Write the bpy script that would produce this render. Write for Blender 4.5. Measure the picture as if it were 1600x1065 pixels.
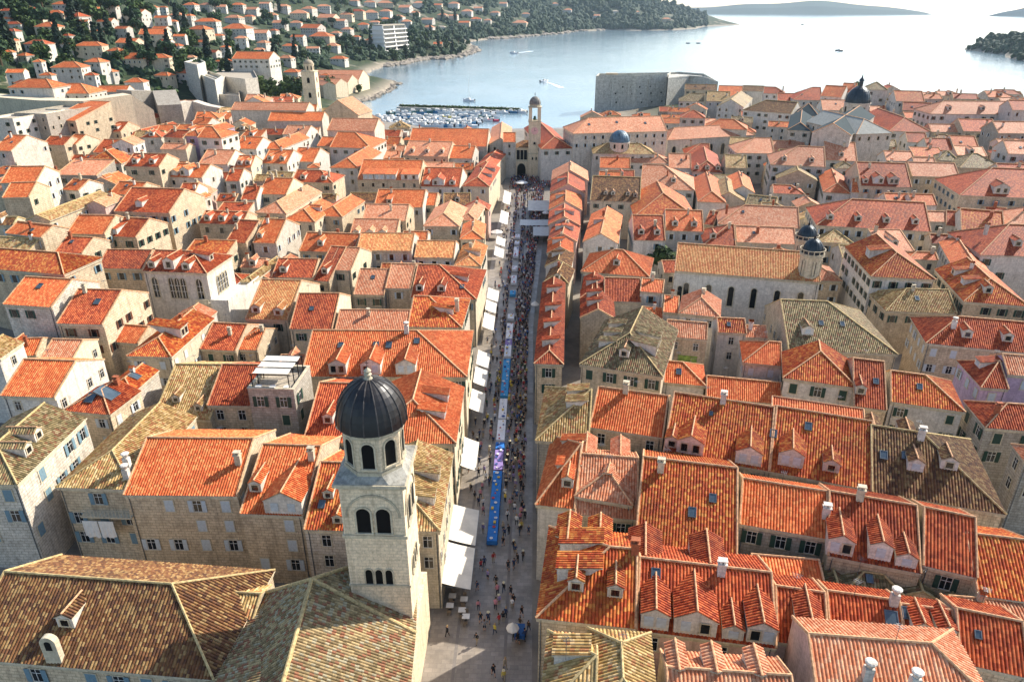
import bpy, bmesh, math, random
import numpy as np
from mathutils import Vector, Matrix
random.seed(7)
rnd = random.Random(11)
SC = bpy.context.scene
for o in list(bpy.data.objects): bpy.data.objects.remove(o)
# ------------------------------------------------------------------ camera
F = 1114.0; H = 68.0; PITCH = math.radians(25.04); YAW = math.radians(1.63)
cam_d = bpy.data.cameras.new('camera'); cam = bpy.data.objects.new('camera', cam_d)
SC.collection.objects.link(cam); SC.camera = cam
cam.location = (0, 0, H); cam.rotation_euler = (math.pi/2 - PITCH, 0, YAW)
cam_d.sensor_width = 36; cam_d.lens = 36*F/1600; cam_d.clip_start = 1; cam_d.clip_end = 60000
# ------------------------------------------------------------------ world, sun
SUN_EL = math.radians(37); SUN_AZ = math.radians(53)      # azimuth: from +Y (the street) towards +X
W = bpy.data.worlds.new('World'); SC.world = W; W.use_nodes = True
nt = W.node_tree; nt.nodes.clear()
wo = nt.nodes.new('ShaderNodeOutputWorld'); bg = nt.nodes.new('ShaderNodeBackground'); sky = nt.nodes.new('ShaderNodeTexSky')
sky.sky_type = 'NISHITA'; sky.sun_disc = False; sky.sun_elevation = SUN_EL; sky.sun_rotation = SUN_AZ
sky.air_density = 1.0; sky.dust_density = 1.2; sky.ozone_density = 1.2; sky.altitude = 60
bg.inputs[1].default_value = 0.15
nt.links.new(sky.outputs[0], bg.inputs[0]); nt.links.new(bg.outputs[0], wo.inputs[0])
sun_d = bpy.data.lights.new('sun', 'SUN'); sun = bpy.data.objects.new('sun', sun_d); SC.collection.objects.link(sun)
sun_d.energy = 4.9; sun_d.angle = math.radians(0.6); sun_d.color = (1, .93, .83)
sdir = Vector((math.sin(SUN_AZ)*math.cos(SUN_EL), math.cos(SUN_AZ)*math.cos(SUN_EL), math.sin(SUN_EL)))
sun.rotation_euler = sdir.to_track_quat('Z', 'Y').to_euler()
SC.view_settings.view_transform = 'Standard'; SC.view_settings.look = 'None'
SC.view_settings.exposure = 0.84; SC.view_settings.gamma = 1
SC.cycles.max_bounces = 5; SC.cycles.diffuse_bounces = 3; SC.cycles.glossy_bounces = 2
SC.cycles.transmission_bounces = 2; SC.cycles.transparent_max_bounces = 4; SC.cycles.volume_bounces = 0
# ------------------------------------------------------------------ projection helpers (1600 x 1065 photograph pixels)
CP, SP = math.cos(PITCH), math.sin(PITCH); CY, SY = math.cos(YAW), math.sin(YAW)
def ray(px, py):
    a = (px-800)/F; b = -(py-532.5)/F
    f = CP + b*SP; z = -SP + b*CP          # forward, up
    return Vector((a*CY - f*SY, a*SY + f*CY, z))
def at(px, py, z):
    d = ray(px, py); t = (z-H)/d.z
    return Vector((d.x*t, d.y*t, z))
def proj(p):
    x, y, z = p[0], p[1], p[2]-H
    a = x*CY + y*SY; f = -x*SY + y*CY
    w = f*CP - z*SP; v = f*SP + z*CP
    return 800 + F*a/w, 532.5 - F*v/w
def sstep(a, b, x):
    t = min(1, max(0, (x-a)/(b-a))); return t*t*(3-2*t)
# ------------------------------------------------------------------ terrain
def inland(px_list): return [tuple(at(px, py, 0)[:2]) for px, py in px_list]
COAST = inland([(596, 203), (570, 190), (548, 172), (552, 160), (575, 157), (600, 145), (621, 131), (604, 127), (580, 128), (572, 118), (584, 110), (600, 105), (640, 97),
                (668, 91), (690, 92), (715, 88), (741, 80), (738, 72), (733, 66), (760, 62), (800, 60), (830, 56.5), (870, 54), (900, 49.5), (945, 47.5), (1000, 48), (1050, 47.5), (1085, 45.5), (1100, 42)])
MAIN = [(-6000, -300), (-150, -300), (-150, 430)] + COAST + [(900, 3400), (200, 5200), (-6000, 9000)]
TOWN = [(-160, -300), (-160, 460), tuple(at(560, 205, 0)[:2]), tuple(at(600, 207, 0)[:2]), tuple(at(800, 207, 0)[:2]), tuple(at(905, 205, 0)[:2]),
        tuple(at(925, 190, 0)[:2]), tuple(at(930, 178, 0)[:2]), tuple(at(1120, 172, 0)[:2]), tuple(at(1400, 184, 0)[:2]), (520, 380), (420, 200), (330, 60), (300, -300)]
LOKRUM = inland([(1503, 77), (1540, 82), (1566, 85), (1572, 90), (1600, 96), (1700, 112), (1900, 110), (1900, 60), (1700, 48), (1600, 58), (1540, 68)])
def sdf(poly, X, Y):
    d = np.full(X.shape, 1e18); ins = np.zeros(X.shape, bool); n = len(poly)
    for i in range(n):
        ax, ay = poly[i]; bx, by = poly[(i+1) % n]
        ex, ey = bx-ax, by-ay; wx, wy = X-ax, Y-ay
        t = np.clip((wx*ex+wy*ey)/(ex*ex+ey*ey), 0, 1)
        d = np.minimum(d, (wx-t*ex)**2 + (wy-t*ey)**2)
        c = ((ay > Y) != (by > Y)) & (X < (bx-ax)*(Y-ay)/((by-ay) if by != ay else 1e-9) + ax)
        ins ^= c
    d = np.sqrt(d); return np.where(ins, d, -d)
def ss(a, b, x):
    t = np.clip((x-a)/(b-a), 0, 1); return t*t*(3-2*t)
def height(X, Y):
    X = np.asarray(X, float); Y = np.asarray(Y, float)
    tl = 2 + np.clip((-X-55)/125, 0, 1)*24 + np.maximum(0, -X-180)*0.30
    tr = 2 + np.clip((X-62)/150, 0, 1)*17
    t = np.where(X < 0, tl, tr)
    st = sdf(TOWN, X, Y)
    town = np.where(st > 0, np.minimum(t, 1.4+st*0.7), -4)
    sm = sdf(MAIN, X, Y)
    w = ss(620, 900, Y)
    bump = 6*np.sin(X/71+1)*np.sin(Y/93) + 14*np.sin(X/260+2)*np.sin(Y/330+1)*ss(900, 1500, Y)
    lim = tl*(1-w) + w*900
    far = np.where(sm > 0, np.minimum(np.minimum(1.5+sm*0.27, 70+sm*.12)+bump*ss(40, 300, sm), lim), -4)
    sl = sdf(LOKRUM, X, Y)
    lo = np.where(sl > 0, np.minimum(1+sl*0.45, 14+sl*.13), -4)
    return np.maximum(np.maximum(town, far), lo)
_R = np.geomspace(20, 9500, 620); _T = np.radians(np.linspace(-80, 70, 620))
_HG = height(np.outer(_R, np.sin(_T)), np.outer(_R, np.cos(_T))); _HL = _HG.tolist()
_lr0 = math.log(20); _lrs = 619/(math.log(9500)-_lr0); _t0 = float(_T[0]); _ts = 619/(float(_T[-1])-_t0)
def gz(x, y):
    r = math.hypot(x, y); fr = min(618.99, max(0, (math.log(max(r, 20))-_lr0)*_lrs)); ft = min(618.99, max(0, (math.atan2(x, y)-_t0)*_ts))
    i = int(fr); j = int(ft); a = fr-i; b = ft-j
    return (_HL[i][j]*(1-b)+_HL[i][j+1]*b)*(1-a)+(_HL[i+1][j]*(1-b)+_HL[i+1][j+1]*b)*a
def at_h(px, py, h):
    """ray meets the level h above the ground"""
    d = ray(px, py)
    lo, hi = 30.0, 30.0
    while hi < 6000:
        p = d*hi
        if H + p.z < gz(p.x, p.y) + h: break
        lo = hi; hi *= 1.03
    for _ in range(14):
        m = (lo+hi)/2; p = d*m
        if H + p.z < gz(p.x, p.y) + h: hi = m
        else: lo = m
    p = d*hi; return Vector((p.x, p.y, H+p.z))
# ------------------------------------------------------------------ materials
def lin(c):
    f = lambda v: v/12.92 if v <= .04045 else ((v+.055)/1.055)**2.4
    if isinstance(c, str): c = [int(c[i:i+2], 16)/255 for i in (0, 2, 4)]
    return tuple(f(v) for v in c)+(1,)
class NT:
    def __init__(s, name):
        s.m = bpy.data.materials.new(name); s.m.use_nodes = True; s.t = s.m.node_tree; s.t.nodes.clear()
        s.out = s.n('ShaderNodeOutputMaterial'); s.b = s.n('ShaderNodeBsdfPrincipled'); s.l(s.b.outputs[0], s.out.inputs[0])
        s.b.inputs['Specular IOR Level'].default_value = .25
    def n(s, t, **k):
        n = s.t.nodes.new(t)
        for a, v in k.items():
            if a.startswith('i_'):
                key = a[2:].replace('_', ' ')
                n.inputs[int(key) if key.isdigit() else key].default_value = v
            else: setattr(n, a, v)
        return n
    def l(s, a, b): s.t.links.new(a, b)
    def math(s, op, a, b=None):
        n = s.n('ShaderNodeMath', operation=op)
        for i, v in enumerate((a, b)):
            if v is None: continue
            if isinstance(v, (int, float)): n.inputs[i].default_value = v
            else: s.l(v, n.inputs[i])
        return n.outputs[0]
    def mix(s, f, a, b, bt='MIX'):
        n = s.n('ShaderNodeMix', data_type='RGBA', blend_type=bt)
        for i, v in ((0, f), (6, a), (7, b)):
            if isinstance(v, (int, float, tuple)): n.inputs[i].default_value = v
            else: s.l(v, n.inputs[i])
        return n.outputs[2]
    def ramp(s, f, stops, mode='LINEAR'):
        n = s.n('ShaderNodeValToRGB'); n.color_ramp.interpolation = mode
        e = n.color_ramp.elements
        while len(e) < len(stops): e.new(.5)
        for k, (p, c) in zip(e, stops): k.position = p; k.color = c if len(c) == 4 else lin(c)
        s.l(f, n.inputs[0]); return n.outputs[0]
    def noise(s, vec, scale, detail=3, rough=.6):
        n = s.n('ShaderNodeTexNoise'); n.inputs['Scale'].default_value = scale; n.inputs['Detail'].default_value = detail
        n.inputs['Roughness'].default_value = rough
        s.l(vec, n.inputs['Vector']); return n.outputs[0]
def plain(name, col, rough=.7, var=.12, scale=1.5, metal=0, spec=None):
    k = NT(name); tc = k.n('ShaderNodeTexCoord')
    f = k.noise(tc.outputs['Object'], scale, 5)
    c = lin(col); d = tuple(v*(1-var*2) for v in c[:3])+(1,); e = tuple(min(1, v*(1+var)) for v in c[:3])+(1,)
    k.l(k.ramp(f, [(.3, d), (.65, e)]), k.b.inputs[0]); k.b.inputs['Roughness'].default_value = rough; k.b.inputs['Metallic'].default_value = metal
    if spec is not None: k.b.inputs['Specular IOR Level'].default_value = spec
    return k.m
def tile_mat(name, cols, dirt='4a3a28', dirt_amt=.5, patch=None, pu=.33, pv=.4):
    """barrel tiles: one random colour per tile, lichen patches; the UV map is in metres along / up the slope"""
    k = NT(name); uv = k.n('ShaderNodeUVMap'); oi = k.n('ShaderNodeObjectInfo'); geo = k.n('ShaderNodeNewGeometry')
    sx = k.n('ShaderNodeSeparateXYZ'); k.l(uv.outputs[0], sx.inputs[0])
    u = k.math('DIVIDE', sx.outputs[0], pu); v = k.math('DIVIDE', sx.outputs[1], pv)
    fu = k.math('FLOOR', u); wo = k.n('ShaderNodeTexWhiteNoise', noise_dimensions='1D'); k.l(fu, wo.inputs['W']); off = k.math('MULTIPLY', wo.outputs[0], .35)
    v2 = k.math('ADD', v, off)
    cx = k.n('ShaderNodeCombineXYZ'); k.l(fu, cx.inputs[0]); k.l(k.math('FLOOR', v2), cx.inputs[1]); k.l(k.math('MULTIPLY', oi.outputs['Random'], 50), cx.inputs[2])
    wn = k.n('ShaderNodeTexWhiteNoise'); k.l(cx.outputs[0], wn.inputs['Vector'])
    n = len(cols); c = k.ramp(wn.outputs[0], [(i/n, cols[i]) for i in range(n)], 'CONSTANT')
    big = k.noise(geo.outputs['Position'], .16, 4); med = k.noise(geo.outputs['Position'], .9, 5, .7)
    sm = k.math('ADD', k.math('MULTIPLY', big, .55), k.math('MULTIPLY', med, .45))
    f = k.ramp(sm, [(.47, (0, 0, 0, 1)), (.66, (dirt_amt,)*3+(1,))])
    c = k.mix(f, c, lin(dirt))
    # fine grain
    fine = k.noise(geo.outputs['Position'], 5, 3, .7)
    c = k.mix(1.0, c, k.ramp(fine, [(.25, (.62, .62, .62, 1)), (.7, (1.18, 1.18, 1.18, 1))]), 'MULTIPLY')
    hs = k.n('ShaderNodeHueSaturation'); k.l(c, hs.inputs['Color'])
    k.l(k.math('ADD', k.math('MULTIPLY', oi.outputs['Random'], .35), .82), hs.inputs['Value'])
    k.l(hs.outputs[0], k.b.inputs[0]); k.b.inputs['Roughness'].default_value = .68; k.b.inputs['Specular IOR Level'].default_value = .22
    # relief: round tiles across, a step at each course
    wu = k.math('ABSOLUTE', k.math('SUBTRACT', k.math('FRACT', u), .5))
    hgt = k.math('ADD', k.math('MULTIPLY', k.math('SUBTRACT', .25, k.math('MULTIPLY', wu, wu)), .5), k.math('MULTIPLY', k.math('FRACT', v2), -.09))
    bp = k.n('ShaderNodeBump'); bp.inputs['Strength'].default_value = .7; bp.inputs['Distance'].default_value = .4
    k.l(hgt, bp.inputs['Height']); k.l(bp.outputs[0], k.b.inputs['Normal'])
    return k.m
def wall_mat(name, cols, stone=1.0, mortar='786a56', bw=.85, bh=.42, dirt='5e5246', damt=.42):
    k = NT(name); uv = k.n('ShaderNodeUVMap'); geo = k.n('ShaderNodeNewGeometry'); oi = k.n('ShaderNodeObjectInfo')
    br = k.n('ShaderNodeTexBrick'); k.l(uv.outputs[0], br.inputs['Vector'])
    for a, v in (('Scale', 1), ('Mortar Size', .03), ('Brick Width', bw), ('Row Height', bh), ('Bias', 0)): br.inputs[a].default_value = v
    br.inputs['Color1'].default_value = lin(cols[0]); br.inputs['Color2'].default_value = lin(cols[1]); br.inputs['Mortar'].default_value = lin(mortar)
    base = k.mix(.5, lin(cols[0]), lin(cols[1]))
    c = k.mix(stone, base, br.outputs[0])
    med = k.noise(geo.outputs['Position'], .7, 6, .7)
    c = k.mix(k.ramp(med, [(.45, (0, 0, 0, 1)), (.72, (damt,)*3+(1,))]), c, lin(dirt))
    # vertical streaks
    mp = k.n('ShaderNodeMapping'); mp.inputs['Scale'].default_value = (1.6, 1.6, .12); k.l(geo.outputs['Position'], mp.inputs['Vector'])
    st = k.noise(mp.outputs[0], 1, 4, .7)
    c = k.mix(k.ramp(st, [(.5, (0, 0, 0, 1)), (.75, (.45,)*3+(1,))]), c, lin(dirt))
    fine = k.noise(geo.outputs['Position'], 2.2, 5, .8)
    c = k.mix(1.0, c, k.ramp(fine, [(.25, (.6, .6, .6, 1)), (.7, (1.14, 1.14, 1.14, 1))]), 'MULTIPLY')
    hs = k.n('ShaderNodeHueSaturation'); k.l(c, hs.inputs['Color'])
    k.l(k.math('ADD', k.math('MULTIPLY', oi.outputs['Random'], .2), .9), hs.inputs['Value'])
    k.l(hs.outputs[0], k.b.inputs[0]); k.b.inputs['Roughness'].default_value = .85
    bp = k.n('ShaderNodeBump'); bp.inputs['Strength'].default_value = .5; bp.inputs['Distance'].default_value = .05
    k.l(k.math('SUBTRACT', fine, k.math('MULTIPLY', br.outputs['Fac'], stone)), bp.inputs['Height']); k.l(bp.outputs[0], k.b.inputs['Normal'])
    return k.m
T = {  # roof tile palettes
 'O': tile_mat('tiles_orange', ['ca6634', 'd2723e', 'bc5629', 'd8824a', 'c4602e'], '6c3c1e', .45),
 'P': tile_mat('tiles_pink', ['cc8660', 'd2926c', 'c0744e', 'd69e78', 'c67c56'], '84543a', .4),
 'R': tile_mat('tiles_red', ['a84a24', '9a3e1c', 'b4562c', '8a3416', 'ba6034'], '4c2818', .5),
 'Y': tile_mat('tiles_ochre', ['b0905a', 'a0824e', 'bc9c66', '8e6e40', '9e6a42', 'c2a474'], '584828', .5),
 'M': tile_mat('tiles_mottled', ['b85626', 'c26c30', 'aa4820', 'ce8640', '9c3c18', 'b65e28'], '542e18', .5),
 'C': tile_mat('tiles_pale_orange', ['cc8a50', 'd6985c', 'c07a44', 'daa468', 'c67444'], '7a5434', .4),
 'H': tile_mat('tiles_old_golden', ['a08860', '8e7852', 'ae966a', '7c6846', '906044', 'a29678'], '4c422c', .5),
 'B': tile_mat('tiles_brown', ['7c5230', '6a4428', '8f6238', '5c3c26', '9c7442'], '33281c', .6),
 'G': tile_mat('tiles_olive', ['887650', '786844', '98845a', '685a3a', '80583c', 'a4906a'], '463e2a', .55),
 'D': tile_mat('tiles_old_mixed', ['74502f', '644024', '84623a', '543624', '92744a', '704a2e'], '33281c', .5),
 'W': plain('white_roof_sheet', '98978e', .85, .12, 1.5, 0, .05),
 'S': plain('grey_roof_slate', '3c4648', .85, .12, 1.5, 0, .05),
 'K': plain('stone_flags', 'a59a88', .85, .2, 3),
}
ROOFWORD = {'O': 'orange', 'P': 'pink', 'R': 'red', 'Y': 'ochre', 'M': 'mottled orange', 'B': 'brown', 'H': 'old golden', 'C': 'pale orange', 'G': 'olive grey', 'D': 'dark mixed', 'W': 'white', 'S': 'slate grey', 'K': 'stone flagged'}
WM = {
 's': wall_mat('stone_beige', ['dcc8a8', 'c8b292'], .6),
 't': wall_mat('stone_pale', ['ddd3c2', 'cdc1ae'], .6),
 'g': wall_mat('stone_grey', ['b2aa9c', '9e9688'], .7, damt=.35),
 'w': wall_mat('plaster_white', ['ded8cc', 'cec4b4'], .2, damt=.3),
 'c': wall_mat('plaster_cream', ['dfd0b4', 'd2c0a0'], .3, damt=.25),
 'p': wall_mat('plaster_pink', ['d3b5a6', 'c8a698'], .04, damt=.2),
 'v': wall_mat('plaster_mauve', ['c2a8b8', 'b89cae'], .03, damt=.15),
}
WALLWORD = {'s': 'stone', 't': 'pale stone', 'g': 'grey stone', 'w': 'white', 'c': 'cream', 'p': 'pink walled', 'v': 'mauve'}
ridge_m = plain('ridge_tiles', 'c79a72', .85, .25, 3)
ridge_y = plain('ridge_tiles_ochre', 'b8a070', .85, .25, 3)
stone_m = wall_mat('trim_stone', ['d0c4aa', 'c0b294'], .1, damt=.3)
tower_m = wall_mat('tower_stone', ['ead6b6', 'dfcaa8'], .3, bw=.8, bh=.4, damt=.25, dirt='7c6a50')
fort_m = wall_mat('fort_stone', ['d8d4c6', 'c2beb0'], .75, bw=2.4, bh=1.2, damt=.6, dirt='6c6a60')
lead_m = plain('lead_sheet_dome', '1f1c1c', .42, .3, 1.2, 0, .4)
blue_lead = plain('weathered_dome_sheet', '4b6472', .5, .3, .8, .2, .5)
dark_dome = plain('black_dome_sheet', '1d2b33', .4, .3, .8, .3, .5)
glass_m = plain('dark_glass', '12181c', .12, .3, .5, 0, .6)
sky_glass = plain('skylight_glass', '46545c', .1, .25, .5, 0, .8)
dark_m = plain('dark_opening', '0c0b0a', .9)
green_m = plain('green_shutter_paint', '2c4438', .6)
grey_sh = plain('pale_grey_shutter_paint', 'b9bfc0', .6)
white_m = plain('white_paint', 'd6d2ca', .5, .06)
metal_m = plain('grey_metal', '6a6f72', .4, .15, 2, .6)
black_m = plain('black_metal', '15161a', .45, .2, 2, .3)
brick_m = plain('brick_chimney', '9c5a3c', .85, .2, 3)
timber_m = plain('grey_timber', '7a6c5c', .8)
cream_m = plain('cream_canvas', 'cfc9bc', .85, .08, .6)
SHUT = {'g': green_m, 'w': grey_sh, 'b': plain('blue_grey_shutter_paint', '6f8790', .6), 'n': plain('brown_shutter_paint', '5c3a28', .6)}
def colmat(name, col, rough=.7, var=.08): 
    return plain(name, col, rough, var)
# object-colour material for clothing, hulls and cloth
def objcol(name, rough=.8, var=.15):
    k = NT(name); oi = k.n('ShaderNodeObjectInfo'); tc = k.n('ShaderNodeTexCoord')
    f = k.noise(tc.outputs['Object'], 6, 3)
    k.l(k.mix(1.0, oi.outputs['Color'], k.ramp(f, [(.3, (1-var*1.5,)*3+(1,)), (.7, (1,)*3+(1,))]), 'MULTIPLY'), k.b.inputs[0])
    k.b.inputs['Roughness'].default_value = rough; return k.m
cloth_m = objcol('coloured_cloth'); paint_m = objcol('coloured_paint', .35, .05)
# ------------------------------------------------------------------ mesh and object helpers
COL = SC.collection
def link(o): COL.objects.link(o); return o
def lab(o, label=None, cat=None, group=None, kind=None):
    if label: o['label'] = label
    if cat: o['category'] = cat
    if group: o['group'] = group
    if kind: o['kind'] = kind
    return o
def empty(name, loc=(0, 0, 0), rz=0):
    o = bpy.data.objects.new(name, None); o.location = loc; o.rotation_euler = (0, 0, rz); o.empty_display_size = .5
    return link(o)
class MB:
    def __init__(s): s.v = []; s.f = []; s.uv = []; s.mi = []; s.sm = []
    def face(s, pts, uvs=None, mi=0, smooth=False):
        b = len(s.v); s.v += [tuple(p) for p in pts]; s.f.append(tuple(range(b, b+len(pts))))
        if uvs is None:
            P = [Vector(p) for p in pts]; n = (P[1]-P[0]).cross(P[-1]-P[0])
            if n.length < 1e-9: n = Vector((0, 0, 1))
            n.normalize()
            if abs(n.z) > .85: uvs = [(p.x, p.y) for p in P]
            else:
                u = Vector((-n.y, n.x, 0)).normalized(); w = n.cross(u)
                uvs = [(p.dot(u), p.dot(w)) for p in P]
        s.uv += [tuple(q) for q in uvs]; s.mi.append(mi); s.sm.append(smooth)
    def box(s, x0, x1, y0, y1, z0, z1, mi=0, M=None, skip=()):
        c = [Vector((x, y, z)) for z in (z0, z1) for y in (y0, y1) for x in (x0, x1)]
        if M: c = [M @ p for p in c]
        F_ = {'b': (0, 2, 3, 1), 't': (4, 5, 7, 6), 'f': (0, 1, 5, 4), 'k': (2, 6, 7, 3), 'l': (0, 4, 6, 2), 'r': (1, 3, 7, 5)}
        for k, q in F_.items():
            if k not in skip: s.face([c[i] for i in q], mi=mi)
    def prism(s, poly, z0, z1, mi=0, cap=True):
        n = len(poly)
        for i in range(n):
            a, b = poly[i], poly[(i+1) % n]
            s.face([(a[0], a[1], z0), (b[0], b[1], z0), (b[0], b[1], z1), (a[0], a[1], z1)], mi=mi)
        if cap:
            s.face([(p[0], p[1], z1) for p in poly], mi=mi); s.face([(p[0], p[1], z0) for p in reversed(poly)], mi=mi)
    def lathe(s, prof, n=16, mi=0, cx=0, cy=0, smooth=True, rib=0, a0=0, a1=2*math.pi, phase=0):
        for i in range(n):
            t0 = phase+a0+(a1-a0)*i/n; t1 = phase+a0+(a1-a0)*(i+1)/n
            for (r0, z0), (r1, z1) in zip(prof, prof[1:]):
                p = [(cx+r0*math.cos(t0), cy+r0*math.sin(t0), z0), (cx+r0*math.cos(t1), cy+r0*math.sin(t1), z0),
                     (cx+r1*math.cos(t1), cy+r1*math.sin(t1), z1), (cx+r1*math.cos(t0), cy+r1*math.sin(t0), z1)]
                if r1 < 1e-4: p = p[:3]
                elif r0 < 1e-4: p = [p[0], p[2], p[3]]
                s.face(p, mi=mi, smooth=smooth)
    def tube(s, pts, r, n=6, mi=0, cap=True):
        pts = [Vector(p) for p in pts]; rings = []
        for i, p in enumerate(pts):
            d = (pts[min(i+1, len(pts)-1)]-pts[max(i-1, 0)])
            if d.length < 1e-6: d = Vector((0, 0, 1))
            d.normalize(); a = d.orthogonal().normalized(); b = d.cross(a)
            rr = r[i] if isinstance(r, (list, tuple)) else r
            rings.append([p+(a*math.cos(2*math.pi*k/n)+b*math.sin(2*math.pi*k/n))*rr for k in range(n)])
        for A, B in zip(rings, rings[1:]):
            for k in range(n): s.face([A[k], A[(k+1) % n], B[(k+1) % n], B[k]], mi=mi, smooth=n > 5)
        if cap: s.face(list(reversed(rings[0])), mi=mi); s.face(rings[-1], mi=mi)
    def mesh(s, name, mats):
        me = bpy.data.meshes.new(name); me.from_pydata(s.v, [], s.f)
        l = me.uv_layers.new(name='UVMap'); l.data.foreach_set('uv', [c for q in s.uv for c in q])
        if not isinstance(mats, (list, tuple)): mats = [mats]
        for m in mats: me.materials.append(m)
        me.polygons.foreach_set('material_index', s.mi); me.polygons.foreach_set('use_smooth', s.sm)
        me.update(); return me
    def build(s, name, mats, parent=None, weld=False):
        me = s.mesh(name, mats)
        if weld:
            bm = bmesh.new(); bm.from_mesh(me); bmesh.ops.remove_doubles(bm, verts=bm.verts, dist=.001)
            bmesh.ops.recalc_face_normals(bm, faces=bm.faces); bm.to_mesh(me); bm.free()
        o = bpy.data.objects.new(name, me)
        if parent: o.parent = parent
        return link(o)
def inst(me, name, parent, loc=(0, 0, 0), rot=(0, 0, 0), scale=None):
    o = bpy.data.objects.new(name, me); o.parent = parent; o.location = loc; o.rotation_euler = rot
    if scale: o.scale = scale
    return link(o)
_tree = {}
def snap(root):
    """remember a prototype's parts once, so copies need no scene search"""
    _tree[root.name] = [(c, list(c.children)) for c in root.children]
def copy_tree(root, loc, rz=0, scale=None):
    if root.name not in _tree: snap(root)
    r = root.copy(); link(r); r.location = loc; r.rotation_euler = (0, 0, rz); ks = []
    if scale: r.scale = scale if isinstance(scale, (tuple, list)) else (scale,)*3
    for c, gs in _tree[root.name]:
        d = c.copy(); link(d); d.parent = r; ks.append(d)
        for g in gs: e = g.copy(); link(e); e.parent = d
    return r, ks
# corrugated slope ---------------------------------------------------
def slope(mb, poly, lod, mi=0, period=.33, amp=.05):
    """tile one planar roof facet: poly in order, first edge = eave"""
    P = [Vector(p) for p in poly]; o = P[0]
    n = Vector((0, 0, 0))
    for i in range(1, len(P)-1): n += (P[i]-o).cross(P[i+1]-o)
    n.normalize()
    if n.z < 0: n = -n
    u = Vector((-n.y, n.x, 0))
    if u.length < 1e-4: u = (P[1]-P[0])
    u.normalize(); w = n.cross(u)
    if w.z < 0: w = -w; 
    q = [((p-o).dot(u), (p-o).dot(w)) for p in P]
    us = [a for a, b in q]; u0, u1 = min(us), max(us)
    def rng(x):
        ys = []
        for i in range(len(q)):
            a, b = q[i], q[(i+1) % len(q)]
            if (a[0]-x)*(b[0]-x) <= 0 and abs(a[0]-b[0]) > 1e-9:
                t = (x-a[0])/(b[0]-a[0]); ys.append(a[1]+t*(b[1]-a[1]))
            elif abs(a[0]-x) < 1e-7: ys.append(a[1])
        return (min(ys), max(ys)) if ys else None
    if lod == 2 or u1-u0 < .5:
        mb.face(P, uvs=q, mi=mi); return
    cuts = {u0+1e-4, u1-1e-4} | {a for a in us if u0+1e-3 < a < u1-1e-3}
    step = period/(6 if lod == 0 else 4)
    k = math.ceil(u0/step)
    while k*step < u1: cuts.add(k*step); k += 1
    cuts = sorted(cuts); prev = None
    for x in cuts:
        r = rng(x)
        if not r: prev = None; continue
        ph = (x/period) % 1; hh = amp*(1-(2*abs(ph-.5))**2*2)
        if prev:
            x0, r0, h0 = prev
            pts = [o+u*x0+w*r0[0]+n*h0, o+u*x+w*r[0]+n*hh, o+u*x+w*r[1]+n*hh, o+u*x0+w*r0[1]+n*h0]
            uvs = [(x0, r0[0]), (x, r[0]), (x, r[1]), (x0, r0[1])]
            if (pts[1]-pts[2]).length < 1e-3: pts.pop(2); uvs.pop(2)
            elif (pts[0]-pts[3]).length < 1e-3: pts.pop(3); uvs.pop(3)
            mb.face(pts, uvs=uvs, mi=mi)
        prev = (x, r, hh)
def slab(mb, poly, t=.14, d=.07, mi=1):
    P = [Vector(p)-Vector((0, 0, d)) for p in poly]; B = [p-Vector((0, 0, t)) for p in P]
    mb.face(list(reversed(B)), mi=mi)
    for i in range(len(P)):
        j = (i+1) % len(P); mb.face([B[i], B[j], P[j], P[i]], mi=mi)
    mb.face(P, mi=mi)
_cache = {}
def cached(key, fn):
    if key not in _cache: _cache[key] = fn()
    return _cache[key]
# windows ------------------------------------------------------------
def win_mesh(w, h, style, far):
    """origin at the middle of the opening, facing -y"""
    def fn():
        m = MB(); t = .13; e = .07
        for a in ((-w/2-t, w/2+t, h/2, h/2+t), (-w/2-t-.08, w/2+t+.08, -h/2-t, -h/2), (-w/2-t, -w/2, -h/2, h/2), (w/2, w/2+t, -h/2, h/2)):
            m.box(a[0], a[1], -e, .05, a[2], a[3], mi=0)
        if far: m.box(-w/2, w/2, -.03, .05, -h/2, h/2, mi=1)
        if far and style in 'gwbn' and style != ' ':
            for s in (-1, 1):
                x0 = s*(w/2+.06); x1 = s*(w/2+w*.45); m.box(min(x0, x1), max(x0, x1), -.12, -.075, -h/2, h/2, mi=2)
        return m.mesh('window', [stone_m, glass_m, SHUT.get(style, green_m)])
    return cached(('win', w, h, style, far), fn)
def pane_mesh(w, h):
    def fn():
        m = MB(); m.box(-w/2, w/2, -.02, .05, -h/2, h/2, mi=0)
        b = .05
        for x in (-w/2, -b/2, w/2-b): m.box(x, x+b, -.045, -.02, -h/2, h/2, mi=1)
        for z in (-h/2, h/6, h/2-b): m.box(-w/2+b, -b/2, -.043, -.021, z, z+b, mi=1); m.box(b/2, w/2-b, -.043, -.021, z, z+b, mi=1)
        return m.mesh('pane', [glass_m, white_m])
    return cached(('pane', w, h), fn)
def shut_mesh(w, h, style):
    def fn():
        m = MB(); m.box(0, w/2, -.06, -.02, -h/2, h/2)
        k = -h/2+.08
        while k < h/2-.1: m.box(.05, w/2-.05, -.08, -.06, k, k+.05); k += .16
        return m.mesh('shutter', SHUT[style])
    return cached(('shut', w, h, style), fn)
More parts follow.
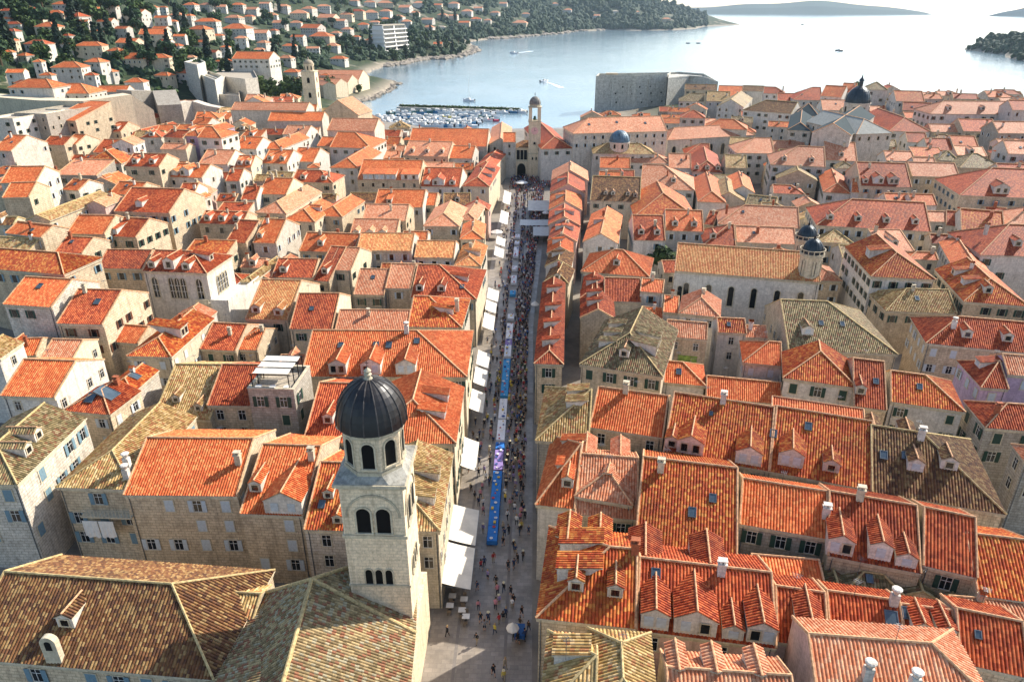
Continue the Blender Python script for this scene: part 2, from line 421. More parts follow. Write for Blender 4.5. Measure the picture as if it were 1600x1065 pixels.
def window(parent, loc, rz, w, h, style, far):
    o = inst(win_mesh(w, h, style, far), 'window', parent, loc, (0, 0, rz))
    if not far:
        closed = style in SHUT and rnd.random() < (.55 if style == 'w' else .35)
        if not closed: inst(pane_mesh(w, h), 'pane', o)
        if style in SHUT:
            me = shut_mesh(w, h, style)
            if closed:
                inst(me, 'shutter', o, (-w/2, 0, 0)); inst(me, 'shutter', o, (0, 0, 0))
            else:
                inst(me, 'shutter', o, (-w-.02, -.06, 0)); inst(me, 'shutter', o, (w/2+.02, -.06, 0))
    return o
# dormers ------------------------------------------------------------
def dormer_meshes(w, h, kind, tan, wm, rt, lod):
    """origin on the slope, front face at y=0 looking to -y; z=0 at the slope; kind g gable, s shed"""
    def fn():
        b = MB(); rf = MB(); y0 = -.02
        if kind == 'g':
            rh = w/2*.55; L = (h)/tan; LR = (h+rh)/tan
            b.face([(-w/2, 0, -.3), (w/2, 0, -.3), (w/2, 0, h), (0, 0, h+rh), (-w/2, 0, h)])
            for s in (-1, 1):
                p = [(s*w/2, 0, -.3), (s*w/2, 0, h), (s*w/2, L, h), (s*w/2, L*.3, -.3)]
                b.face(p if s < 0 else p[::-1])
            e = .1; z = h-e*.55+.06
            for s in (-1, 1):
                p = [(s*(w/2+e), -e, z), (s*(w/2+e), z/tan, z), (0, LR, h+rh+.06), (0, -e, h+rh+.06)]
                if s > 0: pass
                else: p = [p[1], p[0], p[3], p[2]]
                slope(rf, p, lod); slab(rf, p, .08)
            rf.tube([(0, -e, h+rh+.12), (0, LR, h+rh+.1)], .1, 6, mi=2)
        else:
            ts = .12; L = h/(tan-ts)
            b.face([(-w/2, 0, -.3), (w/2, 0, -.3), (w/2, 0, h), (-w/2, 0, h)])
            for s in (-1, 1):
                p = [(s*w/2, 0, -.3), (s*w/2, 0, h), (s*w/2, L, h+L*ts), (s*w/2, L*.3, -.3)]
                b.face(p if s < 0 else p[::-1])
            e = .2
            p = [(-w/2-e, -e, h+.06), (w/2+e, -e, h+.06), (w/2+e, L, h+L*ts+.1), (-w/2-e, L, h+L*ts+.1)]
            slope(rf, p, lod); slab(rf, p, .08)
        return b.mesh('dormer', wm), rf.mesh('dormer_roof', [rt, stone_m, ridge_m])
    return cached(('dor', w, h, kind, round(tan, 2), wm.name, rt.name, lod), fn)
def chimney_mesh(kind, w, h):
    def fn():
        m = MB(); t = MB()
        mat = {'s': stone_m, 'w': WM['w'], 'b': brick_m}[kind[0]]
        m.box(-w/2, w/2, -w/2*.8, w/2*.8, -1.2, h)
        if kind[1] == 'c':      # pots under a slab
            t.box(-w/2-.1, w/2+.1, -w/2*.8-.1, w/2*.8+.1, h, h+.12)
            for x in (-w/4, w/4): t.box(x-.1, x+.1, -w*.3, w*.3, h+.12, h+.42)
            t.box(-w/2-.08, w/2+.08, -w*.45, w*.45, h+.42, h+.52)
        elif kind[1] == 'p':    # little gabled cap of tiles
            t.box(-w/2-.06, w/2+.06, -w/2*.8-.06, w/2*.8+.06, h, h+.1)
            for x in (-w/2+.06, w/2-.06): t.box(x-.06, x+.06, -w*.34, w*.34, h+.1, h+.4)
            for s in (-1, 1):
                p = [(-w/2-.1, s*w*.5, h+.38), (w/2+.1, s*w*.5, h+.38), (w/2+.1, 0, h+.72), (-w/2-.1, 0, h+.72)]
                t.face(p if s < 0 else p[::-1], mi=1); slab(t, p, .06, 0, 1)
        else:                   # round flared pot
            t.lathe([(w*.3, h), (w*.62, h+.5), (w*.66, h+.62), (w*.5, h+.7), (0, h+.72)], 10)
        return m.mesh('chimney', mat), t.mesh('cap', [mat, T['O']])
    return cached(('ch', kind, w, h), fn)
# ------------------------------------------------------------------ houses
_o1 = 'first second third fourth fifth sixth seventh eighth ninth tenth eleventh twelfth thirteenth fourteenth fifteenth sixteenth seventeenth eighteenth nineteenth'.split()
ORD = _o1 + [w for t, b in (('twentieth', 'twenty'), ('thirtieth', 'thirty'), ('fortieth', 'forty'), ('fiftieth', 'fifty'), ('sixtieth', 'sixty')) for w in [t]+[b+'-'+q for q in _o1[:9]]]
TAN = math.tan(math.radians(28))
HOUSES = []
def bis(fn, lo, hi):
    for _ in range(40):
        m = (lo+hi)/2
        if fn(m): lo = m
        else: hi = m
    return (lo+hi)/2
def solve(x0, y0, x1, y1, yt, typ, h, TAN):
    A = at_h(x0, y0, h); z = A.z; B = at(x1, y1, z)
    u = (B-A); Wd = u.length; u.normalize(); n = Vector((-u.y, u.x, 0))
    if n.dot(Vector((A.x, A.y, 0))) < 0: n = -n
    if typ[0] == 'g':
        M = (A+B)/2
        d = bis(lambda q: proj(M+n*q+Vector((0, 0, q*TAN)))[1] > yt, .4, 16); D = 2*d
    elif typ[0] == 'v':
        C = B if (A.x+B.x)/2 < 0 else A
        D = bis(lambda q: proj(C+n*q)[1] > yt, 1.5, 60)
    elif typ[0] == 's':
        M = (A+B)/2
        D = bis(lambda q: proj(M+n*q+Vector((0, 0, q*.25)))[1] > yt, .5, 20)
    else:
        M = (A+B)/2
        D = bis(lambda q: proj(M+n*q)[1] > yt, 1, 30)
    return A, u, n, Wd, D
def house(x0, y0, x1, y1, yt, typ, rt, wt, h=11, ex='', label=None, name=None, far_ok=True, cat='house', group=None, dress=True):
    pit = 24.5 if x1 < 800 else 28.5
    for tk in ex.split():
        if tk[0] == 'p' and tk[1:].isdigit(): pit = float(tk[1:])
    tn = math.tan(math.radians(pit))
    A, u, n, Wd, D = solve(x0, y0, x1, y1, yt, typ, h, tn)
    return house_at(A, u, n, Wd, D, typ, rt, wt, h, ex, label, name, cat, group, dress, tn)
def house_at(A, u, n, Wd, D, typ, rt, wt, h, ex='', label=None, name=None, cat='house', group=None, dress=True, tan=TAN):
    shape = {'g': 'gabled', 's': 'lean-to', 'f': 'flat', 'v': 'gabled'}[typ[0]]
    if len(typ) > 1 and typ[1] in 'lrbf': shape = 'hipped'
    base = A.z - h
    root = empty(name or {'gabled': 'gable_roofed_house', 'hipped': 'hip_roofed_house', 'lean-to': 'lean_to_roofed_house', 'flat': 'flat_roofed_house'}[shape],
                 (A.x, A.y, base), math.atan2(u.y, u.x))
    lab(root, label or 'house', cat, group)
    dist = math.hypot(A.x, A.y); lod = 0 if dist < 100 else (1 if dist < 175 else 2)
    rm = T[rt]; wm = WM[wt]; he = h
    wall = MB(); roof = MB(); rid = MB(); half = .1; i = .28
    X0, X1, Y0, Y1 = 0.0, Wd, 0.0, D
    def side(x, y, q=False): return None
    low = -4
    fac = []
    def f3(*p): fac.append([Vector(q) for q in p])
    R = lambda *p: rid.tube([Vector(q)+Vector((0, 0, .05)) for q in p], .13 if lod < 2 else .16, 6 if lod == 0 else 4)
    if typ[0] == 'g':
        half = D/2; zr = he+half*tan
        il = half if typ[1:] in ('l', 'b') else 0; ir = half if typ[1:] in ('r', 'b') else 0
        if il+ir > Wd*.98: s_ = Wd*.98/(il+ir); il *= s_; ir *= s_
        a, b = (il, half, zr), (Wd-ir, half, zr)
        f3((0, 0, he), (Wd, 0, he), b, a); f3((Wd, D, he), (0, D, he), a, b)
        if il: f3((0, D, he), (0, 0, he), a); R((0, 0, he), a); R((0, D, he), a)
        else: R((.05, 0, he), (.05, half, zr)); R((.05, D, he), (.05, half, zr))
        if ir: f3((Wd, 0, he), (Wd, D, he), b); R((Wd, 0, he), b); R((Wd, D, he), b)
        else: R((Wd-.05, 0, he), (Wd-.05, half, zr)); R((Wd-.05, D, he), (Wd-.05, half, zr))
        R(a, b)
        xl, xr = (i if il else .03), (Wd-i if ir else Wd-.03); zz = he-.12+i*tan
        wall.face([(xl, i, low), (xr, i, low), (xr, i, zz), (xl, i, zz)]); wall.face([(xr, D-i, low), (xl, D-i, low), (xl, D-i, zz), (xr, D-i, zz)])
        if il: wall.face([(xl, D-i, low), (xl, i, low), (xl, i, zz), (xl, D-i, zz)])
        else: wall.face([(xl, D-i, low), (xl, i, low), (xl, i, zz), (xl, half, zr-.12), (xl, D-i, zz)])
        if ir: wall.face([(xr, i, low), (xr, D-i, low), (xr, D-i, zz), (xr, i, zz)])
        else: wall.face([(xr, i, low), (xr, D-i, low), (xr, D-i, zz), (xr, half, zr-.12), (xr, i, zz)])
    elif typ[0] == 'v':
        half = Wd/2; zr = he+half*tan
        iF = min(half, D*.55) if typ[1:] in ('f', 'b') else 0; iB = min(half, D*.42) if typ[1:] in ('b', 'k') else 0
        a, b = (half, iF, zr), (half, D-iB, zr)
        f3((0, D, he), (0, 0, he), a, b); f3((Wd, 0, he), (Wd, D, he), b, a)
        if iF: f3((0, 0, he), (Wd, 0, he), a); R((0, 0, he), a); R((Wd, 0, he), a)
        else: R((0, .05, he), (half, .05, zr)); R((Wd, .05, he), (half, .05, zr))
        if iB: f3((Wd, D, he), (0, D, he), b); R((0, D, he), b); R((Wd, D, he), b)
        R(a, b)
        yf, yb = (i if iF else .03), (D-i if iB else D-.03); zz = he-.12+i*tan
        wall.face([(i, yb, low), (i, yf, low), (i, yf, zz), (i, yb, zz)]); wall.face([(Wd-i, yf, low), (Wd-i, yb, low), (Wd-i, yb, zz), (Wd-i, yf, zz)])
        wall.face([(i, yf, low), (Wd-i, yf, low), (Wd-i, yf, zz)] + ([] if iF else [(half, yf, zr-.12)]) + [(i, yf, zz)])
        wall.face([(Wd-i, yb, low), (i, yb, low), (i, yb, zz)] + ([] if iB else [(half, yb, zr-.12)]) + [(Wd-i, yb, zz)])
    elif typ[0] == 's':
        half = D; tan = .25; zt = he+D*tan
        f3((0, 0, he), (Wd, 0, he), (Wd, D, zt), (0, D, zt)); R((0, D, zt), (Wd, D, zt)); R((.05, 0, he), (.05, D, zt)); R((Wd-.05, 0, he), (Wd-.05, D, zt))
        zz = he-.12+i*tan
        wall.face([(.03, i, low), (Wd-.03, i, low), (Wd-.03, i, zz), (.03, i, zz)]); wall.face([(Wd-.03, D-.03, low), (.03, D-.03, low), (.03, D-.03, zt-.12), (Wd-.03, D-.03, zt-.12)])
        wall.face([(.03, D-.03, low), (.03, i, low), (.03, i, zz), (.03, D-.03, zt-.12)]); wall.face([(Wd-.03, i, low), (Wd-.03, D-.03, low), (Wd-.03, D-.03, zt-.12), (Wd-.03, i, zz)])
    else:
        half = D/2; tan = 0; t = .3
        roof.box(t, Wd-t, t, D-t, he-.5, he-.35)
        for q in ((0, Wd, 0, t), (0, Wd, D-t, D), (0, t, t, D-t), (Wd-t, Wd, t, D-t)): wall.box(q[0], q[1], q[2], q[3], low, he+.35)
        for q in ((-.06, Wd+.06, -.06, t+.06), (-.06, Wd+.06, D-t-.06, D+.06), (-.06, t+.06, t+.06, D-t-.06), (Wd-t-.06, Wd+.06, t+.06, D-t-.06)): rid.box(q[0], q[1], q[2], q[3], he+.35, he+.47)
    for p in fac: slope(roof, p, lod); slab(roof, p)
    wo_ = wall.build('wall', wm, root); ro = roof.build('roof', [rm, stone_m], root)
    if rid.v: rid.build('ridge_tiles' if typ[0] != 'f' else 'coping', stone_m if typ[0] == 'f' else (ridge_y if rt in 'YGBD' else ridge_m), ro)
    # stone cornice under the eave
    if lod < 2 and typ[0] != 'f':
        c = MB(); c.box(.05, Wd-.05, .1, i-.003, he-.55, he-.2)
        if typ[1:] in ('r', 'b', 'f') or typ[0] == 'v':
            c.box(Wd-i+.003, Wd-.1, i, D-i, he-.55, he-.2) if A.x < 0 else c.box(.1, i-.003, i, D-i, he-.55, he-.2)
        c.build('cornice', stone_m, root)
    SL = {'F': (Vector((0, 0, 0)), Vector((1, 0, 0)), Vector((0, 1, 0)), Wd, 0), 'R': (Vector((Wd, 0, 0)), Vector((0, 1, 0)), Vector((-1, 0, 0)), D, math.pi/2),
          'L': (Vector((0, D, 0)), Vector((0, -1, 0)), Vector((1, 0, 0)), D, -math.pi/2), 'B': (Vector((Wd, D, 0)), Vector((-1, 0, 0)), Vector((0, -1, 0)), Wd, math.pi)}
    def pos(sl, t, s):
        o, uu, nn, L, rz = SL[sl]
        p = o+uu*(t*L)+nn*(s*half); p.z = he+s*half*tan; return p, rz
    used = []
    style = None; rows = None; sides = None
    for tok in ex.split():
        k = tok[0]
        if k == 'w':
            if len(tok) > 1: style = tok[1]
            if len(tok) > 2: rows = int(tok[2])
        elif tok.isdigit(): rows = int(tok)
        elif k == 'n': dress = False
        elif k == 'd':       # dN[k]  evenly spaced dormers on the front slope
            N = int(tok[1]); kd = tok[2] if len(tok) > 2 else 'g'
            for j in range(N): used.append(('F', (j+.5)/N, .22, min(1.6, Wd/N*.7), kd))
        elif k in 'FRLB':
            kd = tok[-1]; q = tok[1:-1].split('/'); used.append((k, float(q[0]), float(q[1]), float(q[2]), kd))
        elif k == 'k':
            sl = 'F'; q = tok[1:-2].split('/'); p, rz = pos(sl, float(q[0]), float(q[1]))
            a, b = chimney_mesh(tok[-2:], .75, 1.3); c = inst(a, 'chimney', root, p); inst(b, 'cap', c); dress = dress and dress != 'k'
        elif k == 'y':
            sl = tok[1]; q = tok[2:].split('/'); p, rz = pos(sl, float(q[0]), float(q[1])); w_ = float(q[2]) if len(q) > 2 else .8
            skylight(root, p, rz, tan, w_)
    for sl, t, s, w_, kd in used:
        p, rz = pos(sl, t, s); hh = {True: 1.3, False: 1.0}[w_ >= 1.3] * (1.45 if w_ > 2.0 else 1)
        kd2 = kd if kd in 'gs' else 'g'
        a, b = dormer_meshes(round(w_, 1), hh, kd2, tan, WM['w'], rm, max(lod, 0))
        d = inst(a, 'dormer', root, p, (0, 0, rz)); inst(b, 'dormer_roof', d)
        nw = 1 if w_ < 2.4 else 2
        for q in range(nw):
            x = 0 if nw == 1 else (q-.5)*w_*.45
            if w_ > 1.7 and rnd.random() < .5: inst(cached(('dshut', hh), lambda: dshut(hh)), 'shutter', d, (x, -.02, hh*.5))
            else: inst(win_mesh(.6 if w_ < 1.3 else .8, hh*.6, ' ', True), 'window', d, (x, -.02, hh*.5))
    if dress and typ[0] != 'f':
        if rnd.random() < .75:
            p, rz = pos('F', rnd.uniform(.1, .9) if typ[0] != 'v' else .5, rnd.uniform(.55, .95) if typ[0] == 'g' else .9)
            if typ[0] == 'v': p = Vector((Wd*rnd.uniform(.4, .6), D*rnd.uniform(.5, .9), zr-.6))
            a, b = chimney_mesh(rnd.choice(['sc', 'sc', 'sp', 'wp', 'bc', 'sr']), round(rnd.uniform(.5, .75), 1), round(rnd.uniform(.7, 1.3), 1)); c = inst(a, 'chimney', root, p); inst(b, 'cap', c)
        if rnd.random() < .4 and Wd > 5 and not used and typ[0] == 'g':
            p, rz = pos('F', rnd.uniform(.3, .7), rnd.uniform(.35, .6)); skylight(root, p, rz, tan, .7)
    if lod < 2 and Wd > 3.5:
        me = cached(('pipe', round(he)), lambda: (lambda m: (m.tube([(0, 0, -he+.3), (0, 0, -.6), (0, -.12, -.1)], .055, 5), m.mesh('drainpipe', metal_m))[1])(MB()))
        inst(me, 'drainpipe', root, (rnd.choice([.5, Wd-.5]), .2, he-.15))
    if lod < 2 and typ[0] != 'f' and rnd.random() < .5:
        def ant():
            m = MB(); m.tube([(0, 0, -.5), (0, 0, 2.0)], .025, 4)
            for k in range(4): m.tube([(-.5+.06*k, k*.18-.25, 1.9), (.5-.06*k, k*.18-.25, 1.9)], .015, 4)
            m.tube([(0, -.3, 1.9), (0, .4, 1.9)], .018, 4); return m.mesh('antenna', metal_m)
        p, rz = pos('F', rnd.uniform(.2, .8), .96 if typ[0] == 'g' else .8)
        if typ[0] == 'v': p = Vector((Wd/2, D*.6, zr))
        inst(cached('ant', ant), 'antenna', root, p, (0, 0, rnd.uniform(0, 3)))
    # windows
    st = style or rnd.choice(['g', 'w', ' ', 'g', 'w', 'b', ' ']); far = dist > 135
    if st != '0':
        nr = rows if rows is not None else (3 if not far else 2)
        ww, wh = (1.1, 1.7) if dist < 110 else (.95, 1.45) if dist < 200 else (.85, 1.3)
        def run(sl, skip):
            o, uu, nn, L, rz = SL[sl]; nc = max(1, int((L-.8)/(2.7 if dist < 200 else 3.3)))
            if L < 2.2: return
            ins = (.03 if (typ[0] == 'f' or (typ[0] == 's' and sl != 'F')) else i) if sl == 'F' or typ[0] == 'v' or typ[1:] in ('b', 'l', 'r') else .03
            if typ[0] == 'f': ins = 0
            if typ[0] == 'v' and sl == 'F' and typ[1:] not in ('f', 'b'): ins = .03
            if typ[0] == 'g' and sl == 'R' and typ[1:] in ('', 'l'): ins = .03
            if typ[0] == 'g' and sl == 'L' and typ[1:] in ('', 'r'): ins = .03
            if typ[0] == 's' and sl != 'F': ins = .03
            for r in range(nr):
                zc = he-1.75-3.05*r
                if zc < 1.3: break
                for c in range(nc):
                    if rnd.random() < skip: continue
                    p = o+uu*(L*(c+.5)/nc)+nn*(ins-.01); p.z = zc
                    window(root, p, rz, ww, wh if r < 3 else 1.8, st, far)
        run('F', .12); run('R' if A.x < -3 else 'L', .4 if A.x < -18 else .15)
    HOUSES.append((root, A, Wd, D, shape, rt, wt)); return root
def dshut(hh):
    m = MB(); h = hh*.6; m.box(-.45, .45, -.05, .02, -h/2, h/2)
    for k in range(6): m.box(-.42, .42, -.07, -.05, -h/2+.08+k*h/6.6, -h/2+.08+k*h/6.6+.06)
    return m.mesh('shutter', grey_sh)
def skylight(root, p, rz, tan, w_):
    def fn():
        m = MB(); h_ = w_*1.35
        for a in ((-w_/2, w_/2, 0, .08), (-w_/2, w_/2, h_-.08, h_), (-w_/2, -w_/2+.08, .08, h_-.08), (w_/2-.08, w_/2, .08, h_-.08)): m.box(a[0], a[1], a[2], a[3], -.05, .18)
        q = MB(); q.box(-w_/2+.08, w_/2-.08, .08, h_-.08, .02, .12)
        return m.mesh('skylight', metal_m), q.mesh('pane', sky_glass)
    a, b = cached(('sky', round(w_, 2)), fn)
    o = inst(a, 'skylight', root, p, (math.atan(tan), 0, rz)); o.rotation_mode = 'XYZ'; inst(b, 'pane', o)
def row(phrase, group, items):
    """items run outwards from the main street"""
    n = 0
    for it in items:
        pre, _, rest = it.partition(';'); ex, _, own = rest.partition('#')
        f = pre.split(); q = [float(v) for v in f[0].split(',')]
        h = float(f[4]) if len(f) > 4 else 11
        sh = 'hipped' if len(f[1]) > 1 else {'g': 'gabled', 'v': 'gabled', 's': 'lean-to', 'f': 'flat'}[f[1][0]]
        L = own.strip() or '%s %s roof house, %s from street, %s' % (ROOFWORD[f[2]], sh, ORD[n], phrase)
        house(*q, f[1], f[2], f[3], h, ex, L, group=group); n += 1
# ------------------------------------------------------------------ ground, street, sea
def grid_mesh(name, mat, R, Th):
    X = np.outer(R, np.sin(Th)); Y = np.outer(R, np.cos(Th)); Z = height(X, Y)
    n, m = X.shape; v = np.stack([X, Y, Z], -1).reshape(-1, 3)
    i = np.arange(n*m).reshape(n, m); a, b, c, d = i[:-1, :-1], i[1:, :-1], i[1:, 1:], i[:-1, 1:]
    keep = (np.maximum.reduce([Z[:-1, :-1], Z[1:, :-1], Z[1:, 1:], Z[:-1, 1:]]) > -3.9).reshape(-1)
    f = np.stack([a, d, c, b], -1).reshape(-1, 4)[keep]
    me = bpy.data.meshes.new(name); me.from_pydata(v.tolist(), [], f.tolist()); me.materials.append(mat)
    me.polygons.foreach_set('use_smooth', [True]*len(f)); me.update()
    return link(bpy.data.objects.new(name, me))
def ground_mat():
    k = NT('scrub_and_earth'); g = k.n('ShaderNodeNewGeometry'); p = g.outputs['Position']
    sep = k.n('ShaderNodeSeparateXYZ'); k.l(p, sep.inputs[0])
    a = k.noise(p, .02, 6, .65); b = k.noise(p, .25, 5, .7)
    veg = k.ramp(b, [(.35, lin('1c2818')), (.55, lin('323e20')), (.75, lin('5a5840'))])
    rock = k.ramp(b, [(.3, lin('5c544a')), (.7, lin('a89c88'))])
    c = k.mix(k.ramp(a, [(.56, (0, 0, 0, 1)), (.64, (1, 1, 1, 1))]), veg, rock)
    # bare rock near the water line, paving in the old town
    low = k.ramp(k.math('DIVIDE', k.math('ADD', sep.outputs[2], k.math('MULTIPLY', b, 6)), 16), [(.3, (1, 1, 1, 1)), (.55, (0, 0, 0, 1))])
    c = k.mix(low, c, rock)
    pav = k.ramp(b, [(.3, lin('6a645c')), (.7, lin('8c8478'))])
    near = k.math('LESS_THAN', sep.outputs[1], 440); nx = k.math('GREATER_THAN', sep.outputs[0], -158)
    c = k.mix(k.math('MULTIPLY', near, nx), c, pav)
    k.l(c, k.b.inputs[0]); k.b.inputs['Roughness'].default_value = .95; return k.m
Rr = np.concatenate([np.linspace(5, 60, 12), np.geomspace(64, 7000, 330)])
terrain = grid_mesh('ground', ground_mat(), Rr, np.radians(np.linspace(-75, 62, 420))); lab(terrain, kind='structure')
def street_mat():
    k = NT('polished_limestone_paving'); uv = k.n('ShaderNodeUVMap'); g = k.n('ShaderNodeNewGeometry')
    br = k.n('ShaderNodeTexBrick'); k.l(uv.outputs[0], br.inputs['Vector'])
    for a, v in (('Scale', 1), ('Mortar Size', .02), ('Brick Width', .9), ('Row Height', .6)): br.inputs[a].default_value = v
    br.inputs['Color1'].default_value = lin('958b7e'); br.inputs['Color2'].default_value = lin('80776b'); br.inputs['Mortar'].default_value = lin('7a7066')
    n = k.noise(g.outputs['Position'], .35, 6, .7)
    c = k.mix(k.ramp(n, [(.42, (0, 0, 0, 1)), (.7, (.6, .6, .6, 1))]), br.outputs[0], lin('565049'))
    k.l(c, k.b.inputs[0]); k.l(k.ramp(n, [(.3, (.3,)*3+(1,)), (.7, (.6,)*3+(1,))]), k.b.inputs['Roughness'])
    k.b.inputs['Specular IOR Level'].default_value = .5
    return k.m
smat = street_mat()
m = MB(); n_ = 40
for i in range(n_):
    y0, y1 = 20+i*7.6, 20+(i+1)*7.6
    xr = lambda y: .6 if y < 150 else .6+(y-150)*.045
    m.face([(-11.5, y0, 2.012), (xr(y0), y0, 2.012), (xr(y1), y1, 2.012), (-11.5, y1, 2.012)], uvs=[(-11.5, y0), (.6, y0), (.6, y1), (-11.5, y1)])
lab(m.build('street', smat), kind='structure')
# darker drainage gutters, thin strips let into the paving
m = MB()
for x in (-8.2, -2.6):
    m.face([(x, 20, 2.02), (x+.35, 20, 2.02), (x+.35, 320, 2.02), (x, 320, 2.02)])
lab(m.build('gutter', colmat('gutter_stone', '76706a', .7)), kind='structure')
m = MB(); m.face([(-12, 318, 2.02), (28, 318, 2.02), (28, 345, 2.02), (-12, 345, 2.02)]); lab(m.build('square', smat), kind='structure')
# sea
def sea_mat():
    k = NT('sea_water'); g = k.n('ShaderNodeNewGeometry'); p = g.outputs['Position']
    n1 = k.noise(p, .01, 6, .6)
    c = k.ramp(n1, [(.35, lin('5e7680')), (.65, lin('7a8a90'))])
    k.l(c, k.b.inputs[0]); k.b.inputs['Roughness'].default_value = .12; k.b.inputs['Specular IOR Level'].default_value = .7; k.b.inputs['IOR'].default_value = 1.33
    mp = k.n('ShaderNodeMapping'); mp.inputs['Scale'].default_value = (1, .45, 1); k.l(p, mp.inputs['Vector'])
    w = k.noise(mp.outputs[0], .22, 6, .65); w2 = k.noise(mp.outputs[0], .015, 4, .6)
    bp = k.n('ShaderNodeBump'); bp.inputs['Strength'].default_value = .3; bp.inputs['Distance'].default_value = 1.0
    k.l(k.math('ADD', w, k.math('MULTIPLY', w2, 2.5)), bp.inputs['Height']); k.l(bp.outputs[0], k.b.inputs['Normal'])
    return k.m
m = MB(); S = 40000
ys = [-1500, 0, 300, 800, 2000, 5000, 12000, S]; xs = [-S, -8000, -2000, -500, 0, 500, 2000, 8000, S]
for y0, y1 in zip(ys, ys[1:]):
    for x0, x1 in zip(xs, xs[1:]): m.face([(x0, y0, 0), (x1, y0, 0), (x1, y1, 0), (x0, y1, 0)])
lab(m.build('sea', sea_mat()), kind='structure')
# far islands on the horizon: low rounded ridges
isl_m = colmat('far_island_scrub', '2c3a2a', .95)
def far_island(px0, px1, top_px, dist, peak=.5, hk=1.0):
    a = ray(px0, 16); b = ray(px1, 16)
    A = Vector((a.x, a.y, 0)).normalized()*dist; B = Vector((b.x, b.y, 0)).normalized()*dist
    n = 40; mb = MB(); w = (B-A).length*.12
    hmax = (12.0-top_px)/F*dist*1.1 + 68
    u = (B-A).normalized(); nn = Vector((-u.y, u.x, 0)); rings = []
    for i in range(n+1):
        t = i/n; e = max(0, math.sin(math.pi*t**(math.log(.5)/math.log(peak))))**.6
        hh = hmax*e*(.82+.12*math.sin(t*9+px0)+.06*math.sin(t*23))
        c = A.lerp(B, t)
        rings.append([c-nn*w*e+Vector((0, 0, -2)), c-nn*w*.5*e+Vector((0, 0, hh*.6)), c+Vector((0, 0, hh)), c+nn*w*.6*e+Vector((0, 0, hh*.5)), c+nn*w*e+Vector((0, 0, -2))])
    for p, q in zip(rings, rings[1:]):
        for k in range(4): mb.face([p[k], q[k], q[k+1], p[k+1]], smooth=True)
    lab(mb.build('hills', isl_m), kind='structure')
far_island(1020, 1460, 4, 9300, .5)
far_island(1545, 1760, 7, 8000, .6)
far_island(1062, 1105, 8, 5200, .3)
# haze: one box of even air around camera and scene
def haze(z1=330, dens=.00004):
    m = MB(); m.box(-5200, 5200, -450, 9800, -2 if False else -5.5, z1)
    o = m.build('haze', None); k = bpy.data.materials.new('haze_air'); k.use_nodes = True; t = k.node_tree; t.nodes.clear()
    out = t.nodes.new('ShaderNodeOutputMaterial'); v = t.nodes.new('ShaderNodeVolumePrincipled')
    v.inputs['Color'].default_value = (.62, .80, .95, 1); v.inputs['Density'].default_value = dens; v.inputs['Anisotropy'].default_value = .3
    t.links.new(v.outputs[0], out.inputs['Volume']); o.data.materials.clear(); o.data.materials.append(k)
    lab(o, kind='stuff')
GL = 'old town houses left of the main street'; GR = 'old town houses right of the main street'
# ---- left of the street, near to far
row('facing the monastery roof', GL, [
 '560,828,688,830,708 vf Y c 12; R.3/.25/1.6s R.6/.25/1.6s w n#ochre hipped roof house beside the bell tower, facing the street',
 '474,827,540,829,722 g M t 11; F.78/.1/1.2g F.42/.45/1.2g yF.3/.3 w 2 n#mottled orange roof house tight against the bell tower, with two slim dormers',
 '374,802,473,806,695 g O s 11; F.15/.3/1.5g F.7/.02/4.6g ww3 n k.9/.8sc#orange roof house with a wide gabled wall dormer, left of the bell tower',
 '192,773,370,775,684 g O s 12; ww3 n k.93/.55sc#broad orange roofed stone house with white shutters, facing the monastery roof',
 '86,761,208,765,650 vf Y s 11.5; wb3 n k.86/.3wr k.8/.6ws#ochre hipped roof house with washing hung under its window',
 '-110,757,27,757,652 vf G t 12; R.55/.4/1.6g R.35/.3/1.5g wb3 n#olive grey hipped roof house at the left edge with two side dormers',
])
row('behind the bell tower dome', GL, [
 '560,692,713,693,604 vf O c 12; R.35/.3/1.8s R.65/.3/1.8s wg n#orange hipped roof house on the street just right of the bell tower dome',
 '473,690,545,692,598 g R c 11; F.45/.3/1.4g w 1 n#red gabled roof house directly left of the bell tower dome',
 '323,633,392,634,569 g R s 12; w 2 n#red roof house left of the rooftop terrace with the pergola',
 '238,655,328,656,569 g Y s 10; F.3/.3/1.2g F.75/.15/1.2g w 0 n#ochre roof house with two small chimney-like dormers left of the red roof',
 '98,641,172,648,610 vf R s 11; yF.4/.4/1.3 yR.5/.4/2.2 ww2#red hipped roof with a large white skylight, near the left edge',
 '158,612,208,614,578 vf M t 11; yR.5/.4/1.3 w 1#mottled hipped roof with one skylight, behind the red hipped roof',
 '0,618,85,621,562 g O w 11; w 1 n#plain bright orange gabled roof with white side wall near the left edge',
])
row('level with three big orange dormers', GL, [
 '470,588,730,589,516 gr O c 12; F.42/.05/3.2g F.63/.05/3.2g F.22/.05/2.8g yF.2/.6/.9 yF.42/.6/1 yF.5/.6/1 yF.67/.7/.9 w 2 n k.6/.95ws#long orange roof on the street with three big gabled dormers',
 '352,545,402,547,512 gl O s 10; w 1',
 '312,545,368,548,505 g R s 9.5; w 1',
 '197,556,268,558,497 vf M c 11; R.45/.3/2.6s ww2',
 '168,533,215,537,508 g O s 9; w 1 n',
 '64,559,114,560,530 g P c 10; w 1 n',
 '-60,560,0,560,534 v Y w 11; w 2',
])
